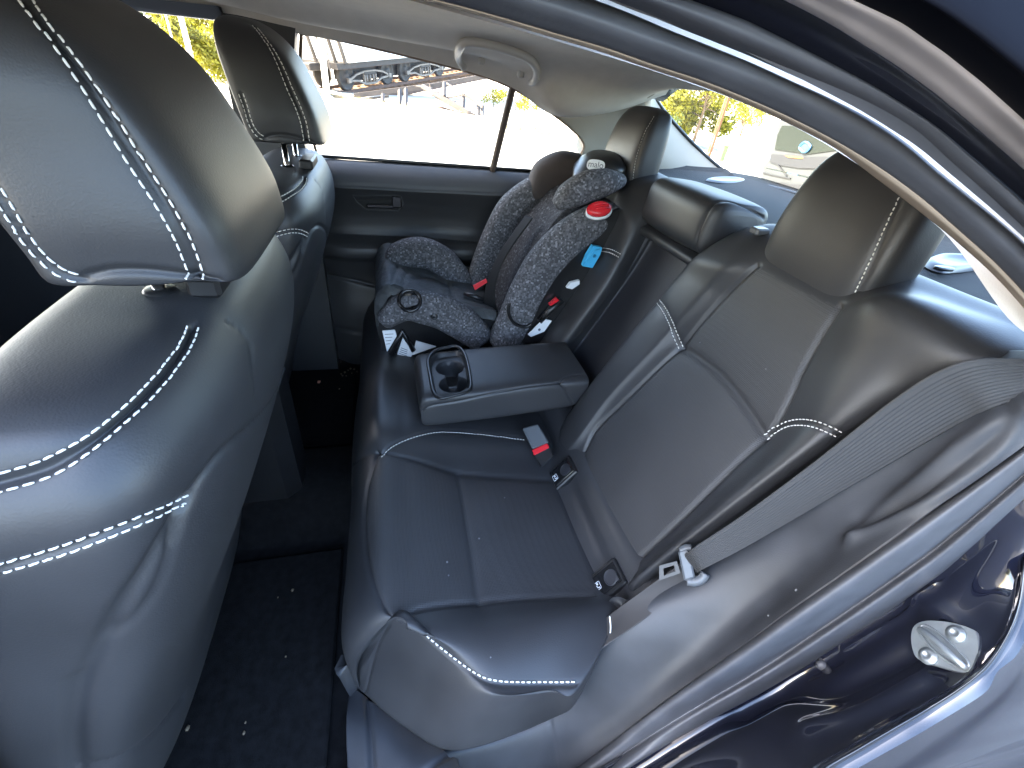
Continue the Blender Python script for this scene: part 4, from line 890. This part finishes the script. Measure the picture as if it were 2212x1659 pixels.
cl = chip('anchor_clip', [(1281, 531), (1301, 535), (1297, 550), (1280, 579), (1259, 575), (1268, 552)], .168, CYA, .014, label='bright blue clip')
mb = MB(); mb.disc(P(1284, 553, x=.1678), (-1, 0, 0), [(.005, 0), (.005, .0015), (.003, .0015), (.0025, .0)], 16); mb.build('clip_rivet', mat('dark_cyan_plastic', (.03, .22, .42), .4), cl, True)
mb = MB(); mb.tube([P(1264, 567, x=.1675), P(1284, 540, x=.1675), P(1296, 538, x=.1675)], .0022, 6); mb.build('clip_rib', CYA, cl, True)
chip('white_hook', [(1224, 622), (1232, 611), (1252, 606), (1252, 614), (1236, 625)], .172, WHT, .01)
chip('belt_guide', [(1186, 659), (1203, 645), (1208, 649), (1190, 661)], .168, RED, .012)
mb = MB(); mb.tube([P(1165, 694, x=.178), P(1190, 668, x=.178), P(1215, 648, x=.178)], .010, 10); mb.build('lock_arm', BLK, kid, True)
s1_ = chip('sticker', [(1141, 723), (1158, 706), (1175, 689), (1192, 693), (1176, 716), (1147, 728)], .172, WHT, .004)
mb = MB(); mb.disc(P(1165, 712, x=.1718), (-1, 0, 0), [(.004, 0), (.004, .001)], 12); mb.build('sticker_print', INK, s1_)
s2_ = chip('sticker', [(826, 715), (853, 713), (857, 726), (836, 761)], .241, WHT, .006)
s3_ = chip('sticker', [(870, 730), (892, 763), (883, 781), (856, 772)], .240, WHT, .006)
s4_ = chip('sticker', [(899, 737), (942, 749), (891, 767)], .241, WHT, .006)
chip('sticker_print', [(857, 769), (883, 778), (883, 781), (856, 772)], .2395, BLU, .001, s3_)
for k in range(5): chip('sticker_print', [(861-k*.0+k*1.4, 767-k*4), (878+k*.6, 772-k*4), (878+k*.6, 773.2-k*4), (861+k*1.4, 768.2-k*4)], .2396, INK, .0006, s3_)
for k in range(4): chip('sticker_print', [(831+k, 722+k*7), (850-k*2.5, 721+k*7), (850-k*2.5, 722+k*7), (831+k, 723+k*7)], .2404, SHP, .0006, s2_)
mb = MB(); mb.tube([P(842, 770, x=.236), P(870, 715, x=.236), P(893, 757, x=.236)], .008, 8); mb.build('recline_foot', SLK, kid, True)
mb = MB(); mb.tube([P(835, 794, x=.238), P(855, 799, x=.238), P(877, 803, x=.238)], .004, 8); mb.build('red_edge', mat('dull_red', (.45, .08, .08), .5), kid, True)
# ================================================================== FLOOR: mats and crumbs
def mat_thing(x0, x1, lbl):
    mb = MB(); mb.box(((x0+x1)/2, .83, .008), (x1-x0, .56, .012), bev=.004); tag(mb.build('floor_mat', CPT, None), lbl, 'floor mat', 'floor mats')
mat_thing(-.62, -.19, 'black carpet floor mat in the near rear footwell'); mat_thing(.19, .62, 'black carpet floor mat in the far rear footwell')
CRB = mat('crumb', (.13, .10, .065), .9); CRO = mat('orange_crumb', (.65, .30, .20), .8)
def crumb(u, v, r, lbl, mt=CRB, grp='crumbs on the carpet', z=.0155):
    c = P(u, v, z=z); mb = MB(); V = []
    for i in range(5):
        for k in range(7):
            a = 2*math.pi*k/7; f = math.sin(math.pi*(i+.3)/4.6)*r*random.uniform(.6, 1.2); V.append((c[0]+f*math.cos(a)*1.3, c[1]+f*math.sin(a), z-.002+i*r*.35))
    mb.add(V, [(i*7+k, i*7+(k+1) % 7, (i+1)*7+(k+1) % 7, (i+1)*7+k) for i in range(4) for k in range(7)]+[tuple(28+k for k in range(7))]); tag(mb.build('crumb', mt, None, True), lbl, 'crumb', grp)
crumb(689, 826, .006, 'orange crumb on the carpet between the front seat and the bench', CRO, z=.087)
for u, v, r in [(737, 808, .004), (745, 805, .005), (752, 800, .004), (757, 797, .005), (765, 798, .0045), (771, 803, .004), (748, 812, .003), (733, 840, .003), (740, 812, .004), (760, 806, .003)]:
    crumb(u, v, r, 'pale crumb in the cluster on the dark carpet beside the child seat base', z=.03)
for u, v, r in [(632, 1275, .0035), (405, 1573, .004), (527, 1583, .0028), (530, 1560, .002), (617, 1418, .002), (600, 1290, .0015)]:
    crumb(u, v, r, 'tiny pale crumb on the black mat below the bench')
for u, v in [(1153, 731), (969, 1213), (1035, 1162), (966, 1241)]:
    pass
bh = Patch([[(x, yb(z)-.16, z) for z in (.0, .2, .3, .45, .6, .72)] for x in (-.64, -.3, 0, .3, .66)], 20, 20)
bh.build('rear_bulkhead', CPT, car, skirt=0)
mb = MB(); mb.box((0, 1.0, .22), (.15, .70, .42), bev=.03); mb.build('centre_console', BLK, car)
# ================================================================== OUTSIDE
RUST = mat('rust_brown_steel', (.075, .036, .022), .7, bump=(40, .5), var=.35, vscale=4)
STE = mat('grey_painted_steel', (.045, .034, .028), .6, var=.25, vscale=3)
DUST = mat('dusty_black_steel', (.024, .018, .015), .7, var=.3, vscale=5)
WHP = mat('white_paint', (.72, .71, .68), .5, var=.06, vscale=2)
CASTG = mat('pale_cast_steel', (.14, .115, .095), .6, var=.25, vscale=6)
WOOD = mat('weathered_timber', (.16, .09, .045), .85, bump=(20, .5), var=.35, vscale=5)
LEAF = {}
def leafmat(name, c):
    m_ = mat(name, c, .55, var=.35, vscale=1.5, spec=.3); b = m_.node_tree.nodes['Principled BSDF']; b.inputs['Subsurface Weight'].default_value = 0
    t = m_.node_tree; tl = t.nodes.new('ShaderNodeBsdfTranslucent'); tl.inputs[0].default_value = (c[0]*2.2, c[1]*2.0, c[2]*.8, 1); mx = t.nodes.new('ShaderNodeMixShader'); mx.inputs[0].default_value = .4
    t.links.new(b.outputs[0], mx.inputs[1]); t.links.new(tl.outputs[0], mx.inputs[2]); t.links.new(mx.outputs[0], t.nodes['Material Output'].inputs[0]); return m_
LG = leafmat('yellow_green_leaves', (.15, .15, .022)); LD = leafmat('dark_green_leaves', (.045, .065, .025)); BRK = mat('bark', (.14, .10, .07), .9, bump=(12, .8), var=.3, vscale=4)
def tree(base, h, rad, lm, label, seed, n=2600, leaf=.10, group='trees beyond the car', flat=.85, trunk_r=.07, low=.35):
    r_ = random.Random(seed); t = thing('tree', label, 'tree', tuple(base), group); b = np.array(base, float)
    mb = MB(); top = b+np.array((r_.uniform(-.2, .2), r_.uniform(-.2, .2), h*.8))
    mb.tube([b, b+(top-b)*.4+np.array((r_.uniform(-.1, .1), 0, 0)), top], [trunk_r, trunk_r*.75, trunk_r*.25], 8)
    cc = []
    for i in range(17):
        a = r_.uniform(0, 6.28); q = b+(top-b)*r_.uniform(.35, .9); e = b+np.array((math.cos(a)*rad*r_.uniform(.4, .95), math.sin(a)*rad*r_.uniform(.4, .95), h*low+(h*(1-low))*r_.uniform(.15, .95)))
        mb.tube([q, (q+e)/2+np.array((0, 0, .05*h)), e], [trunk_r*.35, trunk_r*.22, trunk_r*.08], 5); cc.append((e, rad*r_.uniform(.30, .52)))
    cc.append((top, rad*.45)); mb.build('trunk', BRK, t, True)
    V = []; F = []
    for i in range(n):
        c, R = cc[r_.randrange(len(cc))]
        d = np.array([r_.gauss(0, 1) for _ in range(3)]); d /= np.linalg.norm(d); p = c+d*R*(r_.random()**.45)*np.array((1, 1, flat))
        a = np.array([r_.gauss(0, 1) for _ in range(3)]); a /= np.linalg.norm(a); w = np.cross(a, d+.3); w /= np.linalg.norm(w)+1e-6; s_ = leaf*r_.uniform(.45, 1.1); k = len(V)
        V += [p-a*s_, p+w*s_*.45, p+a*s_, p-w*s_*.45]; F += [(k, k+1, k+2, k+3)]
    obj('crown', V, F, lm, t, False); return t
def gpt(u, d, z=-.35):
    """ground spot under a sight line, d metres out"""
    q = P(u, 200, d=d); return np.array((q[0], q[1], z))
def seen(u, v, d): return P(u, v, d=d)
# trees through the rear window and the side windows
tree(gpt(1530, 15.5), 2.75, 1.6, LG, 'broad leafy tree framed in the rear window to the left of the two poles', 3, 9000, .115, low=.10)
tree(gpt(1462, 13.0), 1.0, .5, LD, 'small dark shrub low behind the far side headrest in the rear window', 5, 700, .06, trunk_r=.03)
tree(gpt(1632, 26), 1.9, 1.1, LG, 'small olive tree between the brown pole and the truck', 8, 1500, .10)
tree(gpt(450, 15.5), 2.3, 1.25, LG, 'yellow green tree beside the white mast, left of the far headrest', 11, 6000, .10, low=.08)
tree(gpt(345, 19), 3.2, 1.5, LD, 'dark green tree at the left edge of the front side window', 13, 5000, .15, low=.06)
tree(gpt(668, 26), 4.5, .9, LG, 'narrow leafy tree behind the white mast in the rear side window', 17, 1500, .11)
tree(gpt(1068, 24), .95, .9, LG, 'low bush beyond the ramp, left of the window divider', 19, 1300, .07, trunk_r=.03, low=.2)
tree(gpt(1140, 21), .95, .7, LG, 'low bush right of the window divider', 23, 1000, .07, trunk_r=.03, low=.2)
# masts and poles
def pole(name, a, b, r, mt, label, cat='pole', cap=None):
    a = np.asarray(a, float); b = np.asarray(b, float); r_ = thing(name, label, cat, tuple(a), 'poles and masts')
    mb = MB(); mb.tube([a, b], [r, r*.85], 12); mb.build('shaft', mt, r_, True)
    mb = MB(); mb.disc(a, (0, 0, 1), [(r*1.9, 0), (r*1.9, .04), (r*1.2, .06)], 12); mb.build('base_plate', mt, r_, True)
def up(u, d, h): q = gpt(u, d); return q, q+np.array((0, 0, h))
pole('flag_mast', *up(432, 13.5, 6), .075, WHP, 'thick white mast in front of the yellow green tree')
pole('flag_mast', *up(403, 14, 6), .028, WHP, 'thin white mast left of the thick white mast')
pole('flag_mast', *up(706, 17, 7), .12, WHP, 'white mast at the left edge of the rear side window')
pole('utility_pole', *up(1578, 12.2, 7), .040, mat('brown_pole_timber', (.12, .06, .03), .8, var=.2), 'brown pole nearest the green cabinet in the rear window')
pole('utility_pole', *up(1572, 13.6, 7), .028, mat('pale_pole_timber', (.22, .15, .07), .8, var=.2), 'thinner pale pole left of the brown pole')
pole('sign_post', *up(1117, 16.0, 1.5), .02, STE, 'slim grey post right of the window divider')
# green utility cabinet and pale block house
cb = gpt(1607, 12.4); c_ = thing('utility_cabinet', 'green utility cabinet on the ground right of the brown pole', 'cabinet', tuple(cb))
mb = MB(); mb.box(cb+np.array((0, 0, .22)), (.16, .16, .40), bev=.01); mb.build('cabinet_body', mat('green_paint', (.12, .20, .06), .5, var=.15), c_)
mb = MB(); mb.box(cb+np.array((0, 0, .43)), (.19, .19, .03), bev=.006); mb.build('lid', mat('green_paint', (.12, .20, .06), .5), c_)
hb_ = gpt(1640, 30); h_ = thing('block_house', 'pale low block house behind the green cabinet', 'building', tuple(hb_))
mb = MB(); mb.box(hb_+np.array((0, 0, .45)), (1.3, 1.3, .9)); mb.build('wall', mat('peach_render', (.55, .36, .26), .85, var=.08), h_)
mb = MB(); mb.box(hb_+np.array((0, 0, .94)), (1.5, 1.5, .08)); mb.build('roof', WHP, h_)
mb = MB(); mb.box(hb_+np.array((-.2, .66, .25)), (.4, .03, .3)); mb.build('vent', RUST, h_)
# kerb and dry verge along the far side of the lot
kp_ = [P(u, v, z=-.35) for u, v in [(400, 168), (520, 186), (660, 202), (775, 219), (950, 248), (1060, 271), (1125, 283), (1200, 295), (1300, 312)]]
mb = MB()
for a, b in zip(kp_[:-1], kp_[1:]): mb.beam(a+np.array((0, 0, .05)), b+np.array((0, 0, .05)), .16, .12)
tag(mb.build('kerb', mat('kerb_concrete', (.12, .10, .065), .9, var=.2)), kind='structure')
V = []; F = []
for i in range(5200):
    k = random.randrange(len(kp_)-2); f = random.random(); p = kp_[k]*(1-f)+kp_[k+1]*f; dv = kp_[k+1]-kp_[k]; nr = np.array((dv[1], -dv[0], 0)); nr /= np.linalg.norm(nr)
    if nr[0] < 0: nr = -nr
    p = p+nr*(.12+abs(random.gauss(0, .5))); h = random.uniform(.04, .16); a = random.uniform(0, 6.28); w = .012; n0 = len(V); ln = np.array((random.gauss(0, .05), random.gauss(0, .05), h))
    V += [p+np.array((math.cos(a)*w, math.sin(a)*w, 0)), p-np.array((math.cos(a)*w, math.sin(a)*w, 0)), p+ln]; F.append((n0, n0+1, n0+2))
tag(obj('dry_grass', V, F, mat('dry_grass', (.16, .12, .03), .8, var=.3, vscale=2), None, False), kind='stuff', label='dry yellow grass growing along the kerb', cat='grass')
# freight car standing on a raised track
Aq = P(745, 197, d=20.5); Bq = P(946, 165, d=26.5); E1 = (Bq-Aq)/np.linalg.norm(Bq-Aq); E2 = np.cross((0, 0, 1.), E1); E2 /= np.linalg.norm(E2)
if E2.dot(CF) < 0: E2 = -E2
E3 = np.cross(E1, E2); E3 = E3 if E3[2] > 0 else -E3
T = lambda s, w, h: Aq+E1*s+E2*w+E3*h
LT = np.linalg.norm(Bq-Aq)
def s_at(u, v=170):
    best = min(np.linspace(-6, 14, 2001), key=lambda s: abs(proj(T(s, 0, .4))[0][0]-u)); return best
rail = thing('railway_track', 'rusty raised railway track on timber sleepers under the freight car', 'railway track', tuple(T(0, .7, -.6)))
mb = MB()
for w in (0, 1.43): mb.beam(T(-1.2, w, -.05), T(26, w, -.05), .08, .14)
mb.build('rail', RUST, rail)
mb = MB()
for i in range(30): mb.box(T(-1+i*.62, .7, -.23), (.24, 2.5, .17), (E1, E2, E3), bev=.02)
mb.build('sleeper_row', WOOD, rail)
mb = MB()
for w in (-.25, 1.7): mb.beam(T(-1.0, w, -.44), T(26, w, -.44), .16, .22)
mb.build('girder', RUST, rail)
car2 = thing('freight_car', 'white sided railway freight car standing on the raised track beyond the lot', 'freight car', tuple(T(0, .7, 0)))
def wheel(s):
    for w in (-.0, 1.43):
        mb = MB(); sg = -1 if w < .5 else 1
        mb.disc(T(s, w, .54), E2*sg, [(.55, -.10), (.57, -.08), (.54, -.06), (.54, .06), (.46, .07), (.42, .03), (.20, .02), (.16, .10), (.10, .11), (.0001, .11)], 36); mb.build('wheel', DUST, car2, True)
def bogie(sa, sb):
    wheel(sa); wheel(sb); L_ = sb-sa; w = -.17
    m2 = MB()
    for pts in ([(0, .42), (.18*L_, .62), (.38*L_, .70), (.62*L_, .70), (.82*L_, .62), (L_, .42)], [(0, .40), (.22*L_, .36), (.36*L_, .20), (.64*L_, .20), (.78*L_, .36), (L_, .40)]):
        for (a, b), (c, d) in zip(pts[:-1], pts[1:]): m2.beam(T(sa+a, w, b), T(sa+c, w, d), .10, .085, bev=.01)
    for f in (.36, .64): m2.beam(T(sa+f*L_, w, .20), T(sa+f*L_, w, .70), .09, .08, up=E1)
    fr_ = m2.build('bogie_frame', CASTG, car2)
    for f in (.42, .50, .58):
        mb = MB(); mb.disc(T(sa+f*L_, w, .24), E3, [(.055, 0), (.055, .32)], 12); mb.build('spring', CASTG, fr_, True)
    mb = MB(); mb.box(T(sa+.5*L_, w, .62), (.30*L_, .14, .10), (E1, E2, E3), bev=.01); mb.build('bolster', DUST, fr_)
    for e in (sa, sb): mb = MB(); mb.box(T(e, w-.02, .42), (.22, .14, .20), (E1, E2, E3), bev=.02); mb.build('axle_box', CASTG, fr_)
sA1, sA2, sB1, sB2 = s_at(748), s_at(835), s_at(874), s_at(948)
bogie(sA1, sA2); bogie(sB1, sB2)
mb = MB(); mb.box(T(sA1-1.0+9, .72, 1.02), (18, 2.4, .22), (E1, E2, E3)); mb.build('underframe', DUST, car2)
mb = MB(); mb.box(T(sA1+.6+4.5, .72, .66), (9, 1.0, .75), (E1, E2, E3)); mb.build('centre_sill', DUST, car2)
mb = MB(); mb.box(T(sA1-.2+9, .0, .98), (18, .14, .30), (E1, E2, E3)); mb.build('side_sill', RUST, car2)
mb = MB(); x0 = sA1-.35; mb.hexa([T(x0, -.62, 1.14), T(x0+18, -.62, 1.14), T(x0+18, 2.1, 1.14), T(x0, 2.1, 1.14), T(x0-.9, -.62, 4.2), T(x0+18, -.62, 4.2), T(x0+18, 2.1, 4.2), T(x0-.9, 2.1, 4.2)], .02); mb.build('body', WHP, car2)
for i in range(4): mb = MB(); mb.beam(T(x0-.10-.22*i, -.5+.35*i, 1.12), T(x0-1.02-.22*i, -.5+.35*i, 4.2), .10, .12); mb.build('end_rib', STE, car2)
mb = MB(); mb.box(T(x0-.75, .72, .95), (1.1, .5, .28), (E1, E2, E3), bev=.03); mb.build('coupler', DUST, car2)
for w in (-.5, 1.9): mb = MB(); mb.tube([T(x0-1.15, w, .5), T(x0-1.15, w, 2.6)], .025, 6); mb.build('grab_iron', STE, car2)
# steel stair and trestle below the track
ramp = thing('steel_stairway', 'brown steel stairway and trestle legs in front of the raised track', 'stairway', tuple(gpt(900, 18)))
crp = lambda x, y: ((1150+.5425*x)/1.8228, (100+.5425*y)/1.8228)
def bq(x, y, d): u, v = crp(x, y); return P(u, v, d=d)
for a, b, w in [((448, 512), (1000, 440), .14), ((1000, 440), (1390, 370), .12), ((520, 535), (700, 515), .07)]:
    mb = MB(); mb.beam(bq(*a, 18.6), bq(*b, 19.2), w, w*1.3); mb.build('girder', STE, ramp)
for a, b in [((660, 500), (660, 580)), ((782, 470), (782, 596)), ((826, 462), (826, 598)), ((1105, 418), (1105, 516)), ((1246, 504), (1240, 600)), ((1352, 572), (1348, 690)), ((1382, 586), (1378, 722))]:
    mb = MB(); mb.beam(bq(*a, 18.3), bq(*b, 18.0), .12, .12, up=E1); mb.build('post', STE, ramp)
for a, b, w in [((945, 440), (1350, 676), .16), ((1122, 420), (1250, 500), .07), ((1250, 500), (1385, 592), .09), ((1075, 535), (1250, 503), .06), ((1040, 520), (1240, 640), .05)]:
    mb = MB(); mb.beam(bq(*a, 18.2), bq(*b, 17.8), w*.7, w, up=(0, 0, 1)); mb.build('stringer', STE, ramp)
for k in range(7):
    a = np.array((945, 440))*(1-k/7)+np.array((1350, 676))*(k/7); c = bq(a[0]+12, a[1]+6, 18.3); mb = MB(); mb.box(c, (.20, .7, .03), (E1, E2, np.array((0, 0, 1.)))); mb.build('tread', STE, ramp)
def junk(px, d, label, mt):
    q = [bq(x, y, d) for x, y in px]; V, F = slab(q, .5); tag(obj('scrap_pile', V, F, mt, None, False), label, 'scrap')
junk([(880, 610), (910, 580), (1000, 600), (1080, 588), (1190, 618), (1195, 632), (1040, 628), (930, 640)], 18.6, 'rusty brown scrap lying under the steel stairway', RUST)
junk([(1392, 668), (1470, 680), (1560, 700), (1636, 704), (1636, 716), (1500, 712), (1400, 690)], 18.8, 'brown timber edging at the foot of the stairway', WOOD)
# truck close behind, seen through the rear glass
trk = thing('truck', 'pale grey truck with a dark grille close behind the car in the rear window', 'truck', tuple(gpt(1720, 9.5)))
c2 = lambda x, y: ((2500+.3617*x)/1.8228, (300+.3617*y)/1.8228)
yT = -7.2
TQ = lambda x, y, o=0.0: P(*c2(x, y), y=yT)+np.array((0, o, 0))
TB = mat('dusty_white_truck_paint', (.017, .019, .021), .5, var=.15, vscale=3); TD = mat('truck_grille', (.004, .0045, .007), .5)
def tpart(name, px, o, th, mt, par): V, F = slab([TQ(x, y, o) for x, y in px], th, (0, 1, 0)); return obj(name, V, F, mt, par, False)
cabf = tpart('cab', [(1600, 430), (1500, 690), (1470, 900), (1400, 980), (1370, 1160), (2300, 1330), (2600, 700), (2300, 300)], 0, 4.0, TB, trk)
tpart('windscreen', [(1610, 540), (1560, 640), (1530, 800), (1900, 850), (2250, 800), (2300, 560)], .02, .03, mat('truck_glass', (.008, .011, .009), .25, spec=.3), cabf)
tpart('grille', [(1490, 850), (1480, 935), (1560, 965), (1790, 1002), (2150, 1010), (2160, 880), (1900, 880)], .03, .05, TD, trk)
tpart('marker_light', [(1655, 866), (1840, 882), (1845, 898), (1700, 888)], .05, .04, mat('amber_lens', (.30, .12, .02), .3), trk)
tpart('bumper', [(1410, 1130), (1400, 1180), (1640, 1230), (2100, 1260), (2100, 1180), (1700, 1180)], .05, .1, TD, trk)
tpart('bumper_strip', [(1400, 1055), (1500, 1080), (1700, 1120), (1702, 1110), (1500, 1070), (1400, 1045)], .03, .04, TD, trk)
tpart('tow_stripe', [(1520, 1212), (1640, 1235), (1642, 1255), (1525, 1230)], .07, .05, mat('red_reflector', (.65, .08, .07), .4), trk)
tpart('wiper', [(1560, 960), (1660, 1085), (1668, 1080), (1570, 955)], .04, .02, TD, cabf)
mb = MB(); mb.tube(cr(np.array([TQ(1870, 720, .04), TQ(1930, 770, .04), TQ(1870, 830, .04), TQ(1810, 780, .04)]), 24, True), .022, 6, closed=True); mb.disc(TQ(1868, 776, .03), (0, 1, 0), [(.10, 0), (.10, .01)], 20); mb.build('blue_sticker', mat('blue_sticker', (.01, .05, .11), .5), cabf)
for sx in (0, 1):
    q = TQ(1480+sx*650, 1200); mb = MB(); mb.disc((q[0]+(.25 if sx == 0 else -.1), q[1]-.8, -.0), (1, 0, 0), [(.36, -.12), (.38, -.08), (.38, .08), (.36, .12), (.2, .10), (.0001, .10)], 28); mb.build('wheel', BLK, trk, True)

# unseen block added ahead of the car to keep direct sun off it, and the trees across the road behind the photographer
shade_block = thing('building', 'unseen tall block added ahead of the parked car to shade it', 'building', (2.6, 17.5, -.35))
mb = MB(); mb.box((2.6, 17.5, 7.2), (10, 4, 15.1)); mb.build('wall', mat('shade_block_render', (.35, .33, .30), .9, var=.1, vscale=1), shade_block)
mb = MB(); mb.box((2.6, 17.5, 14.9), (10.4, 4.4, .3)); mb.build('roof', STE, shade_block)
for i in range(4):
    for j in range(4): mb = MB(); mb.box((-1.2+i*2.5, 15.48, 2+j*3.2), (1.2, .08, 1.6), bev=.01); mb.build('window', mat('truck_glass', (.1, .1, .1)), shade_block)
for i, (x, y, h) in enumerate([(-9.5, -7.5, 2.6), (-13, -3.2, 2.4), (-12.0, 7.5, 2.6)]):
    tree((x, y, -.35), h, 2.4, LG if i % 2 == 0 else LD, 'leafy roadside tree on the near side of the car, seen only in the paint', 40+i, 1500, .28, low=.15, trunk_r=.14, group='roadside trees on the near side')

LNT = mat('lint', (.16, .16, .165), .9)
for pt, u, v, r in [(cu, 1035, 1163, .0016), (cu, 966, 1214, .0018), (cu, 969, 1243, .0014), (cu, 1090, 1075, .0012), (nb, 1655, 797, .0013), (nb, 1512, 740, .0012), (tp, 1720, 1275, .002), (tp, 1660, 1330, .0016), (cu, 1060, 1420, .0012)]:
    q = pt.lift([(u, v)])[0]; mb = MB(); mb.disc(q, CO-q, [(r, 0), (r*.8, .0012), (.0001, .0016)], 7); tag(mb.build('lint_speck', LNT, None), 'tiny pale speck of lint on the black upholstery or trim', 'lint', 'lint specks')
